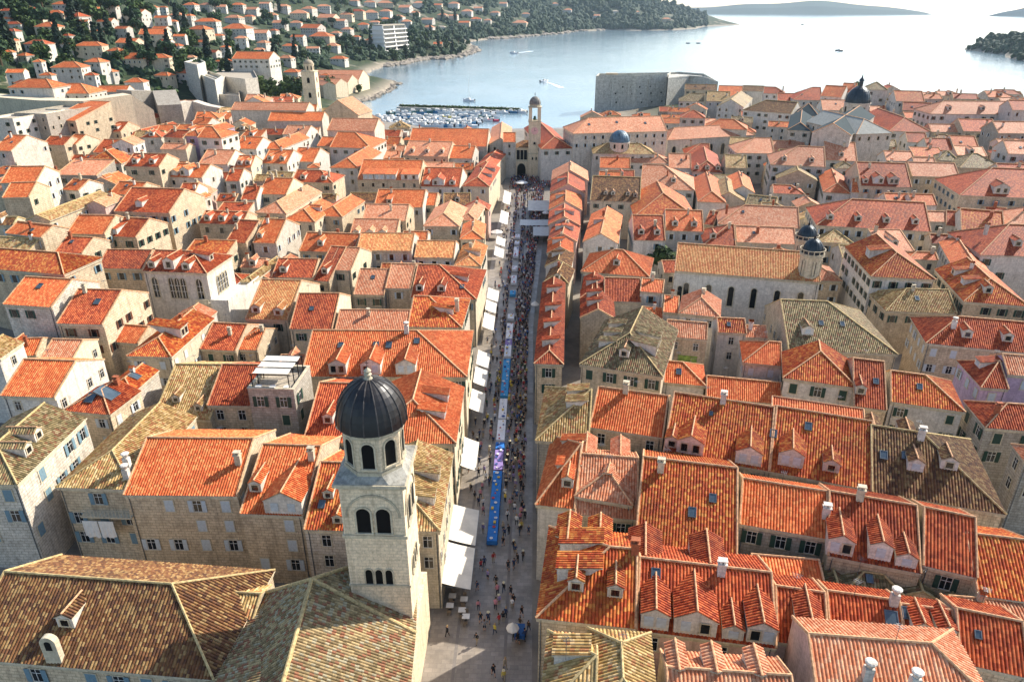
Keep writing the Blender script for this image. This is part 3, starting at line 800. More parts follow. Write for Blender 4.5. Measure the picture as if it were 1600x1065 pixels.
row('before the gothic palace', GL, [
 '637,510,722,512,463 gr M t 11.5; R.3/.3/1.6s w 1#mottled hipped roof on the street above the long three-dormer roof',
 '522,521,636,522,484 g P s 11; w 0',
 '452,514,519,514,458 g R c 11.5; yF.4/.5/.8 w 1 n',
 '383,498,449,500,437 g C c 11; F.2/.15/1.7g F.75/.1/1.7g w 1 n',
 '375,440,396,441,405 vf Y c 11; w 1',
 '222,423,323,427,392 gr R w 14; F.12/.15/1.5g F.4/.12/2.2g F.66/.12/1.6g R.5/.3/1.6s w0 n#white gothic palace with pointed arch windows and three dormers',
 '150,419,223,420,390 g R s 12; w 1 n#long red roof joined to the left of the gothic palace',
 '88,505,160,507,452 g R s 12; yF.6/.55/1 wn2',
 '4,475,80,480,434 g O t 12; yF.45/.6/.9 w 1 n#smooth bright orange lean roof beside the stone block near the left edge',
 '-40,418,100,429,392 gr M s 12; w 1 n#long mottled roof with an orange hipped end near the left edge',
])
row('in the row of pink roofs above', GL, [
 '641,465,745,468,414 gr R c 11; F.12/.2/1.6g F.45/.2/1.7g yF.75/.3/.9 R.4/.3/1.6s w 1 n#wide red hipped roof on the street with a pink right slope',
 '602,450,642,451,412 g P s 12; w 2 n',
 '552,460,600,461,420 g P g 11; yF.5/.6/.8 w 2 n',
 '513,421,548,423,386 g P c 12.5; w 1 n',
 '489,438,514,440,385 g R s 11; F.5/.2/1.4g w 1 n',
 '424,433,489,434,404 g R s 11; F.25/.25/1.6g w 1',
 '398,437,425,438,402 v P w 10; w 1',
])
row('near the pale orange corner roof', GL, [
 '709,415,752,416,384 vf C t 11; R.4/.3/1.5s w 1#small pale orange hipped roof house on the street side',
 '647,402,709,403,376 g C w 11; ww1 n',
 '557,391,643,392,364 g C t 12.5; ww2 n',
 '467,392,553,395,364 g O s 11; F.35/.3/1.4g w 1',
 '395,379,431,380,342 g O t 12; F.2/.2/1.2g w 1',
 '352,378,384,380,344 g R s 11; w 1',
])
row('level with the big pink hipped roof', GL, [
 '718,374,757,374,350 vf O c 11; w 1',
 '661,353,718,354,325 vf P s 11.5; ww1 n#big pink hipped roof house near the street',
 '566,344,634,345,319 g P s 12; w 1',
 '545,371,618,372,342 g P s 9.5; F.15/.1/1.6g F.45/.1/1.8g F.72/.1/1.8g w 1 n',
 '491,337,535,339,314 vf O s 12; w 1',
 '440,345,492,347,322 vf O c 11; R.5/.3/1.4g w 1',
 '398,332,447,334,300 vf P c 11; w 1',
 '310,349,378,351,330 g R s 11; d3g w 2',
 '178,330,264,333,294 g R s 12; F.4/.2/1.8g w 2',
 '160,368,212,371,340 g R s 11; F.3/.1/1.8s w 2',
 '103,365,163,366,336 g O s 11; w 2 n',
 '85,394,128,396,370 g R s 11; w 1',
 '8,364,64,371,349 g O s 11; w 2',
 '-30,392,42,396,371 g Y s 8; w 1',
])
row('by the three-dormer red roof', GL, [
 '714,344,745,345,322 vf P c 11; w 1',
 '632,320,680,321,301 g O s 10; w 1',
 '584,323,660,324,296 g O w 11; F.3/.2/1.5s w 1',
 '455,284,520,286,266 gr R s 11; d2g w 1',
 '404,303,447,304,278 g O c 12; w 1',
 '376,312,400,312,291 g R w 11; w 1',
 '352,283,374,283,264 g R w 10; w 1',
 '276,306,302,306,286 g R w 12; w 1',
 '250,330,268,331,305 v O t 12; w 2',
 '170,303,214,305,284 g O s 10; w 1',
 '97,296,122,298,280 g O w 10; w 1',
 '130,322,165,323,310 v P p 12; w 1',
 '41,344,78,345,306 v Y s 11; w 2',
 '0,286,56,285,260 g O t 13; w 2 n',
 '3,309,45,308,285 g O s 12; w 1 n',
])
row('level with the ochre wall dormers', GL, [
 '722,291,765,292,262 vf R c 11; R.4/.2/1.5s R.7/.2/1.5s w 1',
 '657,291,718,292,262 g R w 11; F.15/.1/2g F.45/.05/4g F.8/.1/2g w 2#red roof house with three white dormers, by the ochre wall dormers',
 '558,281,655,282,250 g O s 12; F.18/.02/3.6s F.36/.02/3.6s F.54/.02/3.6s F.85/.02/6s w 2 n#orange roof with four ochre lean-to wall dormers',
 '515,262,560,263,238 vf O w 12; w 2',
 '480,263,500,262,242 vf O w 11; w 1',
 '455,252,490,253,231 g O w 11; w 1',
 '409,255,448,256,234 g O w 11; d2g w 1',
 '366,262,392,262,243 g O c 11; d2g w 1',
 '310,256,355,257,234 g P w 9; w 1',
 '260,276,315,278,256 g O w 10; F.2/.1/2g F.5/.1/3g w 1',
 '194,260,248,261,240 g R s 12; d2g w 1',
 '145,238,180,239,218 g R s 10; w 1',
 '100,225,118,226,210 g O c 11; w 1',
 '66,226,100,227,213 g R s 10; w 1',
 '-12,235,17,236,211 g O t 12; ww1',
])
row('level with the arsenal roof', GL, [
 '740,262,772,263,240 vf R c 10; w 1',
 '630,243,700,245,221 g P s 11; d3g w 1',
 '700,247,738,248,228 g O w 10; w 1',
 '592,247,625,247,236 g P w 9; w 0',
 '515,230,580,232,207 gr O w 12; w 1 n',
 '495,228,520,229,214 g O s 10; w 1',
 '441,210,478,211,196 g P w 10; w 1',
 '480,209,497,209,199 g P w 10; w 1',
 '405,232,440,233,215 vf O w 10; w 1',
 '366,232,400,233,214 g O w 10; w 1',
 '308,215,346,216,198 gr O w 14; w 2 n',
 '285,212,312,213,198 vf O v 13; w 1 n',
 '255,214,285,216,203 g R s 11; w 1',
 '250,233,290,234,224 g P c 9; w 0',
 '196,212,226,213,198 vf R c 11; w 1',
 '223,196,262,197,187 gb O t 9; w 0',
 '181,184,238,186,174 gb R s 10; w 2 n',
 '150,200,205,196,182 f K w 11; w 1 n',
 '145,190,165,191,180 g O s 8; w 1',
 '318,184,352,185,173 gb O w 9; w 1',
 '296,196,322,197,184 g O w 9; w 1',
])
# ---- right of the street, near to far
row('in front of the pale town wall', GL, [
 '116,208,122,209,196 g O c 9; w 0',
 '75,187,117,189,156 s O s 15; w 2 n#orange lean-to roof tower with balcony before the pale town wall',
 '22,178,72,180,166 f K g 16; w 2 n#dark grey flat topped tower house before the town wall',
 '-20,186,20,187,172 f K w 15; w 2 n#white flat topped house at the left edge below the wall',
 '150,205,188,206,190 gl R s 11; d2g w 1',
 ])
row('in the bottom row on the right', GR, [
 '841,1120,930,1130,1020 gl Y s 15; w0 n L.35/.2/2s#ochre roof with a diagonal hip line on the street at the bottom',
 '917,1125,1032,1135,980 vb Y s 16; w0 n#ochre hipped roof with a ridge pointing at the viewer, bottom row',
 '1045,1125,1250,1140,1048 g P s 14.5; B.9/.25/1.6g B.6/.25/1.6g B.25/.25/1.6g w0 n#pink ridge at the bottom edge with three dormers on its far slope',
 '1275,1080,1560,1105,1000 gr P p 15; k.3/.3wr k.55/.2wr w0 n#big speckled pink hipped roof at the bottom right',
])
row('in the second row on the right', GR, [
 '837,965,994,982,851 gl M s 13; F.38/.38/1.5g F.78/.35/1.5g L.35/.25/2.2s L.62/.25/2.2s B.75/.1/2.5g B.4/.1/2.5g w 0 n k.97/.95bc#mottled orange corner house on the street with two slim dormers',
 '994,984,1214,1013,882 g R p 12.5; F.13/.04/2.6g F.42/.04/3.9g F.69/.04/1.9g F.885/.04/2.6g yF.13/.7/.9 B.95/.05/3.4g B.45/.05/3.4g w 1 n k.62/.9wc#orange roof with a line of big gabled wall dormers in the second row',
 '1214,1002,1296,1015,920 g R p 12; yF.6/.6/.9 w 0 n F.6/.1/2.4g',
 '1296,985,1415,1003,930 g R p 12; yF.85/.3/1.2 w 0 n k.9/.9wr',
 '1415,1003,1500,1015,948 g R p 12; F.3/.2/1.6g F.75/.2/1.6g w 0 n yF.1/.6/.9',
 '1500,1035,1610,1060,960 g R s 12; w 0 n yF.3/.5/.6',
])
row('in the stone gap', GR, [
 '1181,914,1292,924,870 s O g 11; w0 n#bright orange lean-to roof between two long ridges',
 '1290,925,1330,930,880 v G s 10; w0 n#small olive grey gable roof beside the bright orange lean-to',
 '1320,925,1420,938,895 gb G s 10; w0#olive grey hipped roof behind the round white chimney',
 '1415,930,1465,938,905 v G s 10; w0 n#second small olive gable, right of the olive hipped roof',
 '1476,930,1500,936,912 v G s 10; w0 n#third and smallest olive gable in the stone gap',
 '1500,975,1620,985,935 s P s 11; w0#pale pink lean-to roof at the right edge',
])
row('in the third row on the right', GR, [
 '836,788,898,795,690 gl O w 12; L.25/.25/1.4s L.6/.25/1.8s F.75/.3/1.4g w0 n#orange corner house of the third row with three small dormers',
 '897,775,989,790,727 vf P c 13; wg2 n B.5/.5/1g#pink hipped gable house in front of the third row ridge',
 '898,803,996,812,712 g P s 11.6; wg2 n B.9/.05/2.6g B.3/.05/2.4g#pink ridge roof behind the hipped gable, third row',
 '992,845,1152,868,722 g M s 12.5; yF.55/.35/.9 yF.75/.55/.8 k.2/.85sc w0 n#large mottled roof with a tall grey chimney, third row',
 '1155,818,1294,842,757 g O g 13; w 1 n k.97/.45wc#orange ridge roof with blue grey wall and square windows, third row',
 '1294,868,1440,896,778 g R s 12.5; F.12/.05/2.6g F.55/.08/2.2g F.83/.05/2g k.35/.95sc w 0 n#red roof with a long roof light and three gabled dormers, third row',
 '1442,883,1528,903,800 g R s 13; w 1 n#dark red roof with stone wall beneath, third row right end',
 '1528,930,1640,945,838 g M s 12; R.5/.2/2g w 0 n#mottled roof at the right edge of the third row',
])
row('in the fourth row on the right', GR, [
 '836,688,920,694,606 gl Y g 12.5; L.4/.5/1.8s L.6/.5/1.8s w 0 n#mossy ochre hipped corner house on the street',
 '921,667,1036,684,611 g O s 13; w 1 n k.4/.95sc#orange roof beside the mossy ochre corner house',
 '1036,707,1202,736,624 g M s 12.5; F.25/.05/3.4g F.8/.04/3.2g F.07/.1/1.8g w 2 n k.5/.95wc yF.4/.7/.5#mottled red roof with two white wall dormers, fourth row',
 '1202,736,1362,766,646 g M s 12.5; F.2/.12/3g F.6/.15/1.9g yF.35/.7/.9 yF.0/.5/.9 w0 n#middle part of the long mottled roof, with a white gabled dormer',
 '1362,768,1573,804,678 gr D s 12.5; F.34/.4/1.8g F.6/.5/1.9g yF.1/.5/.9 yF.27/.55/.8 B.9/.1/2g B.6/.1/2g k.4/.9wc w0 n#dark mixed tile roof with hipped right end, fourth row',
 '1205,640,1352,662,629 s O g 14; w0 n#narrow orange lean-to strip on top of the fourth row ridge',
])
row('in the fifth row on the right', GR, [
 '834,568,881,569.6,441 vf R s 12; L.2/.5/1.4s L.45/.5/1.4s L.65/.5/1.4s L.85/.5/1.4s wg2 n#long narrow house on the street, left slope red and right slope pink',
 '905,569,1036,589,500 vf G c 13; F.5/.35/1.6g L.3/.3/1.8s L.5/.3/1.8s L.7/.3/1.8s R.3/.3/2.4s R.5/.3/2.4s wg1 n#large mossy grey hipped roof with green shutters below its front',
 '1037,597,1103,603,566 gr O w 10; yF.35/.4/.9 w0 n',
 '1103,620,1222,632,592 g O s 9; w0',
 '1223,590,1340,606,549 vf M w 13; w 2 n#hipped pale orange roof on a white house, fifth row',
 '1334,634,1386,641,562 g R s 11.5; F.2/.25/1.5g yF.7/.5/.8 w 0 n',
 '1392,627,1509,644,586 gr M w 12; yF.4/.5/.8 wg2 n#white house with green shutters and orange hipped roof, fifth row',
 '1533,605,1577,608,562 gl R v 12; L.4/.3/2s w 1#dark red hipped roof on a mauve house at the right',
 '1575,585,1640,590,555 g P v 13; w 1',
 '1540,668,1640,676,630 gl R g 12; w 2#red hipped roof at the right edge above a grey lane',
 '1600,720,1700,730,700 gl P g 12; w 2#grey walled corner house at the right edge',
])
row('around the long church', GR, [
 '1054,423,1282,441,387 g C w 15; w0 n#long pale orange nave roof of the twin belfry church, white side wall',
 '907,424,1015,433,390 gb O w 11; F.5/.35/1.5g w 1 n',
 '906,466,942,468,432 vf R g 11; L.5/.4/1.4s w0',
 '906,496,962,498,452 v R g 11; L.4/.4/1.4s L.7/.4/1.4s w0',
 '944,470,1002,472,434 g R c 11; w0 n',
 '1000,455,1036,458,436 s O w 13; w 1',
 '1002,500,1036,502,480 s O s 9.5; w 1',
 '1040,525,1105,531,502 g P s 12; w 2 n#pink roofed stone house with a faded green mural on its wall',
 '1060,489,1126,496,462 vf P w 12; w 1',
 '1036,487,1060,489,462 s O w 11; w0',
 '1122,519,1167,521,497 g M w 12; w 2',
 '1153,526,1200,528,508 g P w 11; w 1',
 '1160,566,1222,572,532 gl O w 11; w 1',
 '1232,546,1404,554,471 gr G s 11; F.2/.3/2g yF.35/.5/.8 yF.55/.5/.8 w 1 n#large olive grey roof with hipped right end behind the white house',
])
row('in the far right blocks', GR, [
 '1361,432,1463,437,385 vf M w 14; L.5/.3/3s wg3 n#large white house with rows of green shutters along the lane',
 '1384,486,1496,490,451 gl Y s 10; yF.5/.5/.8 w 1',
 '1447,536,1640,555,497 gl R s 12; F.35/.3/1.6g F.68/.3/1.6g k.25/.6wr ww2 n#long dark red roof with two small gabled dormers at the right',
 '1491,422,1549,428,378 v O w 11; w 1',
 '1506,471,1610,479,420 vf M s 11; F.4/.4/1.6g L.3/.3/2s L.6/.3/2s w 2',
 '1532,398,1640,402,350 gl R w 12; F.6/.3/1.8g w 2',
 '1455,380,1488,382,366 g R s 10; w0',
 '1280,378,1335,381,350 vf Y c 10; w 2',
 '1478,352,1510,355,330 g R w 9; w 1',
 '1502,360,1570,366,328 g M w 10; w 1',
 '1570,352,1620,356,320 gl P s 10; w 1',
 '1452,346,1487,347,330 g P w 10; w 1 n',
 '1276,352,1455,362,312 gl R c 13; d4g w 2 n#long red roof with a row of four small dormers on the right',
 '1100,350,1115,352,330 g R s 9; w0',
])
row('in the narrow row beside the lane', GR, [
 '849,441,889,444,418 vf B c 11; F.5/.4/1.2g w0#small brown hipped roof at the end of the narrow row',
 '851,416,893,418,394 vk B w 11.5; L.5/.4/1.4s w0 n',
 '854,396,896,397,374 vk O w 11.5; L.5/.4/1.4s w0',
 '855,376,902,378,352 v R p 11.5; L.5/.4/1.4s R.5/.4/1.5s w0',
 '856,352,907,353,330 v R p 12; L.5/.4/1.4s R.5/.4/1.5s w0',
 '857,328,910,329,304 vk M p 11.5; L.5/.4/1.4s w0',
 '859,302,915,303,282 v R p 12; L.4/.4/1.4s w0',
 '861,282,920,283,266 v P p 12; w0',
])
row('between the lane and the domed church', GR, [
 '910,378,966,381,334 v O w 11; L.5/.4/1.4s w 1',
 '990,375,1040,376,336 g R w 11; d2g w 1',
 '1040,360,1100,362,328 g O w 12; d2g ww1',
 '1100,382,1150,384,350 gl R w 11; F.3/.3/1.5g w 1',
 '1122,350,1250,357,321 gl P w 11; w0',
 '1151,378,1245,382,354 g P c 10.5; w0',
 '922,313,1000,316,276 g B c 12; F.3/.25/1.2g F.45/.25/1.2g F.75/.25/1.2g F.9/.2/1.2g wg3 n#dark brown roof with four tiny white dormers',
 '990,339,1090,341,306 vf M w 11; w 1',
 '1000,294,1086,298,258 gr P w 12; F.6/.3/1.6g w 1',
 '935,285,970,286,268 g O w 11; w 1',
 '937,262,985,263,246 g O w 11; w 1',
 '978,254,1046,256,238 gr P w 11; w 1',
 '1045,262,1080,263,240 g P w 10; w0',
 '1110,313,1165,316,288 v Y c 10; w0',
 '1090,315,1135,317,278 vf O w 11; w0',
 '1140,300,1180,302,276 v O w 11; w0',
 '1080,268,1130,270,240 vf R p 10; d3g w 1',
 '1134,262,1168,263,242 g Y s 11; w 1',
 '1164,320,1210,325,306 g G s 9; w0',
])
row('below the great cathedral dome', GR, [
 '1204,257,1290,261,228 gl P w 14; d2g wg3 n#tall whitish house with dark green shutters and pink roof',
 '1150,239,1210,240,215 gl P w 13; wg3 n',
 '1070,242,1110,243,224 gl R w 10; w0',
 '1290,250,1340,252,222 g P w 12; d1g wg2',
 '1345,290,1425,293,254 g R c 12; F.35/.1/3g F.65/.1/3g F.1/.1/1.5g w 2',
 '1425,275,1500,277,254 g P s 12; ww2 n#pink roof on a grey blue walled house right of the double dormers',
 '1500,305,1620,310,262 gl R s 12; F.55/.1/4g w 2#dark red hipped roof at the right edge under the slate roofs',
 '1286,300,1330,303,272 vf O w 10; w 1',
 '1330,300,1356,302,280 g O w 10; w0',
 '1386,318,1425,319,302 g O w 11; w0',
 '1425,320,1465,321,303 g O w 11; w0',
 '1210,238,1260,239,220 g P w 10; w 1',
 '1255,230,1300,231,215 gb R w 10; w0',
 '1385,251,1430,252,236 g P w 11; w 1',
 '1430,262,1465,263,246 g P w 10; w0',
 '1465,250,1500,252,236 gb G s 11; w0',
 '1500,262,1570,263,240 gb G s 10; w0',
 '1575,240,1640,242,220 g P w 12; w 2',
 '1565,280,1620,282,256 g R w 10; w0',
 '1418,222,1450,223,207 g R w 11; wg1',
 '1450,234,1490,235,216 g R w 10; w0',
 '1490,230,1530,231,212 g O w 10; w0',
 '1390,205,1455,206,184 vf R w 12; w 1',
 '1455,206,1505,207,194 g P s 10; w 1',
 '1505,205,1560,206,186 g R s 10; w 1',
 '1560,208,1640,209,190 g P g 12; w 1',
])
row('on the right hand skyline', GR, [
 '1454,178,1585,179,158 gl P w 14; F.25/.3/1.6g F.65/.3/1.6g wg2 n#long pale pink roof on the skyline right of the palm',
 '1582,172,1640,173,157 g R w 14; w 1',
 '1400,158,1445,159,142 g M w 14; w 1 n#pink roof with a dark red band left of the palm',
 '1385,156,1402,157,147 gb Y w 13; w 1',
 '1353,140,1388,141,128 gb G w 18; wg3 n#tall baroque block with olive roof behind the lantern of the great dome',
 '1282,150,1315,152,134 g O w 15; w 2 n',
 '1240,156,1285,157,136 gl R w 13; w 1',
 '1314,144,1336,145,130 g O w 15; w 1',
 '1193,146,1228,147,136 gr R w 13; w 1',
 '1160,142,1194,143,134 g D w 13; w 1 n',
 '1122,151,1160,152,134 g O w 12; w 1',
 '1104,158,1140,159,143 g Y w 12; w 1',
 '1070,140,1120,141,132 g D s 14; w 1',
 '1060,158,1100,159,146 gl G w 13; wg3 n',
 '1160,172,1236,178,157 gl D w 14; wg3 n#long pale block with a dark roof full of small dormers, below the skyline',
 '1120,166,1162,168,152 v G w 13; w 2',
 '1215,160,1255,161,146 g R w 11; w 1',
 '1285,172,1330,173,156 g P w 11; w 1',
 '1240,180,1280,182,162 gb S w 12; w0',
 '1333,182,1375,183,170 gb S w 12; w 1',
 '1410,172,1455,174,160 g R g 11; w 1',
])
# ------------------------------------------------------------------ landmarks
def zy(py, Y, px=835):
    """height of the picture row py on the upright plane y = Y"""
    d = ray(px, py); return H + d.z*Y/d.y
def xy(px, py, Y):
    d = ray(px, py); return d.x*Y/d.y
def arch_pts(w, h, pointed=False, n=10):
    """outline of an arched opening, origin at the sill middle"""
    pts = [(-w/2, 0), (w/2, 0)]; r = w/2; zs = h-(r if not pointed else r*1.5)
    if not pointed:
        for i in range(n+1):
            a = math.pi*i/n; pts.append((r*math.cos(a), zs+r*math.sin(a)))
    else:
        for i in range(n//2+1):
            t = i/(n//2); pts.append((w/2*(1-t*t), zs+r*1.5*math.sin(t*math.pi/2)))
        for i in range(n//2-1, -1, -1):
            t = i/(n//2); pts.append((-w/2*(1-t*t), zs+r*1.5*math.sin(t*math.pi/2)))
    return pts
def arch_window(parent, loc, rz, w, h, pointed=False, name='window', fill=None, mull=False, t=.16):
    def fn():
        m = MB(); P = arch_pts(w, h, pointed); Q = arch_pts(w+2*t, h+t, pointed)
        for i in range(len(P)):
            j = (i+1) % len(P)
            if i == 0: continue
            a, b, c, d = P[i], P[j], Q[j], Q[i]
            m.face([(a[0], -.12, a[1]), (b[0], -.12, b[1]), (c[0], -.12, c[1]), (d[0], -.12, d[1])])
            m.face([(d[0], .05, d[1]), (c[0], .05, c[1]), (c[0], -.12, c[1]), (d[0], -.12, d[1])][::-1])
            m.face([(a[0], .05, a[1]), (b[0], .05, b[1]), (b[0], -.12, b[1]), (a[0], -.12, a[1])])
        m.box(-w/2-t-.06, w/2+t+.06, -.2, .03, -.16, 0)
        f = MB(); f.face([(x, -.012, z) for x, z in P], mi=0)
        if mull:
            f.box(-.04, .04, -.05, -.013, 0, h*.97, mi=1)
            for z in (.33, .62): f.box(-w/2, w/2, -.045, -.014, h*z, h*z+.06, mi=1)
        return m.mesh('window', stone_m), f.mesh('pane' if fill is None else 'opening', [fill or glass_m, white_m])
    a, b = cached(('arch', w, h, pointed, fill.name if fill else '', mull, t), fn)
    o = inst(a, name, parent, loc, (0, 0, rz)); inst(b, 'pane' if fill is None else 'opening', o); return o
def dome(mb, r, z0, hh, n=24, mi=0, flat=0.0, cx=0, cy=0, rings=8):
    pr = [(r*math.cos(math.pi/2*i/rings*(1-flat)), z0+hh*math.sin(math.pi/2*i/rings)) for i in range(rings+1)]
    pr[-1] = (0.0, z0+hh); mb.lathe(pr, n, mi, cx, cy)
def ribs(mb, r, z0, hh, n, rr=.08, mi=0, cx=0, cy=0, a0=0):
    for k in range(n):
        a = a0+2*math.pi*k/n
        mb.tube([(cx+(r+.02)*math.cos(math.pi/2*i/10)*math.cos(a), cy+(r+.02)*math.cos(math.pi/2*i/10)*math.sin(a), z0+hh*math.sin(math.pi/2*i/10)) for i in range(10)], rr, 5, mi)
def ngon(r, n, a0): return [(r*math.cos(a0+2*math.pi*i/n), r*math.sin(a0+2*math.pi*i/n)) for i in range(n)]
def cross(mb, z, s=1.0):
    mb.tube([(0, 0, z), (0, 0, z+1.3*s)], .05*s, 6); mb.box(-.35*s, .35*s, -.04*s, .04*s, z+.8*s, z+.88*s); mb.lathe([(0, z-.2*s), (.22*s, z), (0, z+.2*s)], 8)
# ---- the near bell tower
def bell_tower():
    zc = 28.0; L = at(522, 757, zc); Rr_ = at(632, 757, zc); Yf = (L.y+Rr_.y)/2; wd = Rr_.x-L.x; xc = (L.x+Rr_.x)/2; hw = wd/2-.25
    base = 2.0; cy = hw                    # local: front face at y = -hw+cy = 0
    t = empty('bell_tower', (xc, Yf+hw+.25, base)); lab(t, 'tall pale stone bell tower with a black ribbed dome and arched belfry', 'bell tower')
    Z = lambda py: zy(py, Yf+.25, 577)-base
    m = MB(); m.box(-hw, hw, -hw, hw, -3, zc-base-.6); m.build('shaft', tower_m, t)
    for py, e, th in ((835, .16, .35), (912, .1, .25), (760, .12, .2)):
        z = Z(py); c = MB(); c.box(-hw-e, hw+e, -hw-e, hw+e, z-th, z); c.build('string_course', stone_m, t)
    zt = zc-base
    c = MB(); c.box(-hw-.2, hw+.2, -hw-.2, hw+.2, zt-.6, zt-.3); c.box(-hw-.45, hw+.45, -hw-.45, hw+.45, zt-.3, zt)
    c.build('cornice', stone_m, t)
    # weathered sloping slab under the drum
    r8 = hw*.98; P = ngon(r8, 8, math.pi/8); c = MB(); q = hw+.3
    sq = [(q*max(-1, min(1, math.cos(math.pi/8+math.pi/4*i)*1.45)), q*max(-1, min(1, math.sin(math.pi/8+math.pi/4*i)*1.45))) for i in range(8)]
    for i in range(8):
        j = (i+1) % 8; c.face([(sq[i][0], sq[i][1], zt+.02), (sq[j][0], sq[j][1], zt+.02), (P[j][0], P[j][1], zt+.6), (P[i][0], P[i][1], zt+.6)])
    for sx in (-1, 1):
        for sy in (-1, 1): c.box(min(sx*q, sx*q*.5), max(sx*q, sx*q*.5), min(sy*q, sy*q*.5), max(sy*q, sy*q*.5), zt, zt+.05)
    c.build('roof_slab', wall_mat('weathered_slab', ['b4b0a4', 'a09c90'], .2, damt=.7, dirt='4a4c48'), t)
    zd0 = zt+.6; zd1 = zd0+4.5
    d = MB(); d.prism(ngon(r8-.1, 8, math.pi/8), zd0-.05, zd1-.3); dr = d.build('drum', tower_m, t)
    c = MB(); c.prism(ngon(r8+.05, 8, math.pi/8), zd0-.06, zd0+.35); c.build('moulding', stone_m, dr); c = MB(); c.prism(ngon(r8+.15, 8, math.pi/8), zd1-.5, zd1-.25); c.prism(ngon(r8+.42, 8, math.pi/8), zd1-.25, zd1); c.build('moulding', stone_m, dr)
    ap = (r8-.1)*math.cos(math.pi/8)
    for k in range(8):
        a = math.pi/4*k
        arch_window(t, (ap*math.cos(a), ap*math.sin(a), zd0+.75), a+math.pi/2, 1.15, 2.7, name='belfry_arch', fill=dark_m)
    hd = 4.35; rd = r8+.36
    d = MB(); dome(d, rd, zd1, hd, 32, 0, rings=10); do = d.build('dome', lead_m, t)
    c = MB(); ribs(c, rd, zd1, hd, 16, .07); c.build('rib', colmat('worn_lead_rib', '4a4542', .6, .3), do)
    c = MB(); zl = zd1+hd
    c.lathe([(.5, zl-.2), (.4, zl), (.3, zl+.1), (.28, zl+.3), (.38, zl+.4), (.2, zl+.5), (.36, zl+.75), (.1, zl+1.0), (0, zl+1.05)], 12)
    lo = c.build('finial', stone_m, t); c = MB(); cross(c, zl+1.1, .5); c.build('cross', black_m, lo)
    for s in (0, 1, -1, 2):          # four faces
        a = s*math.pi/2
        def pt(x, z): 
            v = Vector((x, -hw-.005, z)); v.rotate(Matrix.Rotation(a, 3, 'Z')); return v
        z = Z(832)
        for x in (-.95, .95): arch_window(t, pt(x, z+.05), a, 1.35, 2.9, name='belfry_opening', fill=dark_m, t=.18)
        cc = MB(); A_ = [( (2.45)*math.cos(math.pi*i/16), 2.45*math.sin(math.pi*i/16)) for i in range(17)]
        for (p, q2) in zip(A_, A_[1:]):
            k1 = 1.08; cc.face([(p[0], -.1, p[1]), (q2[0], -.1, q2[1]), (q2[0]*k1, -.1, q2[1]*k1), (p[0]*k1, -.1, p[1]*k1)][::-1]); cc.face([(p[0]*k1, 0.02, p[1]*k1), (q2[0]*k1, .02, q2[1]*k1), (q2[0]*k1, -.1, q2[1]*k1), (p[0]*k1, -.1, p[1]*k1)]); cc.face([(p[0], 0.02, p[1]), (q2[0], .02, q2[1]), (q2[0], -.1, q2[1]), (p[0], -.1, p[1])][::-1])
        o = cc.build('relieving_arch', stone_m, t); o.location = pt(0, z+1.9); o.rotation_euler = (0, 0, a)
        z = Z(911)
        for x in (-1.0, 0, 1.0): arch_window(t, pt(x, z), a, .72, 1.9, True, name='triple_lancet', fill=dark_m, t=.13)
    return t, xc, Yf, hw
BT = bell_tower()
# ---- generic custom roofed building given by picture points
def poly_building(name, label, cat, eave, ze, ridge, zr, facets, rt, wt, base, group=None, lod=0):
    E = [at(x, y, ze) for x, y in eave]; Rg = [at(x, y, zr) for x, y in ridge]
    o = E[0].copy(); root = empty(name, (o.x, o.y, base)); lab(root, label, cat, group); off = Vector((o.x, o.y, base))
    P = [p-off for p in E]+[p-off for p in Rg]
    roof = MB(); rid = MB(); wall = MB()
    for f in facets:
        q = [P[i] for i in f]
        tr = [q] if len(q) == 3 else [[q[0], q[1], q[2]], [q[0], q[2], q[3]]]
        for a in tr: slope(roof, a, lod); slab(roof, a, .18, .16)
    ro = roof.build('roof', [T[rt], stone_m], root)
    n = len(E)
    cx = sum((p for p in P[:n]), Vector())/n
    Q = [p+(cx-p).normalized()*.45 for p in P[:n]]
    for i in range(n):
        a, b = Q[i], Q[(i+1) % n]; wall.face([(a.x, a.y, -4), (b.x, b.y, -4), (b.x, b.y, b.z-.1), (a.x, a.y, a.z-.1)][::1])
    wall.build('wall', WM[wt], root)
    return root, P, ro
r_, P_, ro_ = poly_building('church', 'big church roof of mossy ochre tiles at the foot of the bell tower', 'church',
    [(252, 1175), (632, 1175), (650, 989), (655, 850), (405, 929)], 11.0, [(487, 905), (412, 1175)], 16.6,
    [(0, 1, 6), (1, 2, 5, 6), (2, 3, 5), (3, 4, 5), (4, 0, 6, 5)], 'H', 't', 2.0)
rd_ = MB()
for a, b in ((5, 6), (5, 2), (5, 4), (5, 3)): rd_.tube([P_[a]+Vector((0, 0, .08)), P_[b]+Vector((0, 0, .08))], .2, 8)
rd_.build('ridge_tiles', ridge_y, ro_)
# sunlit parapet wall along the church beside the street
a = at(661, 905, 9); m = MB(); m.box(0, .7, -32, 0, -3, 8.2)
o = m.build('church_side_wall', tower_m); o.location = (a.x-.2, a.y, 2); lab(o, 'narrow sunlit stone wall between the church roof and the street', 'wall')
house(-60, 1028, 334, 1062, 906, 'gr', 'D', 's', 9.5, 'p30 F.36/.42/1.7g wb1 n', 'long monastery wing with dark mixed tiles at the bottom left corner', 'monastery_wing', cat='monastery')
house(318, 963, 396, 968, 925, 'gl', 'Y', 's', 9.5, 'w0 n', 'short gold tiled roof end wedged between the two monastery roofs', 'monastery_annexe', cat='monastery')
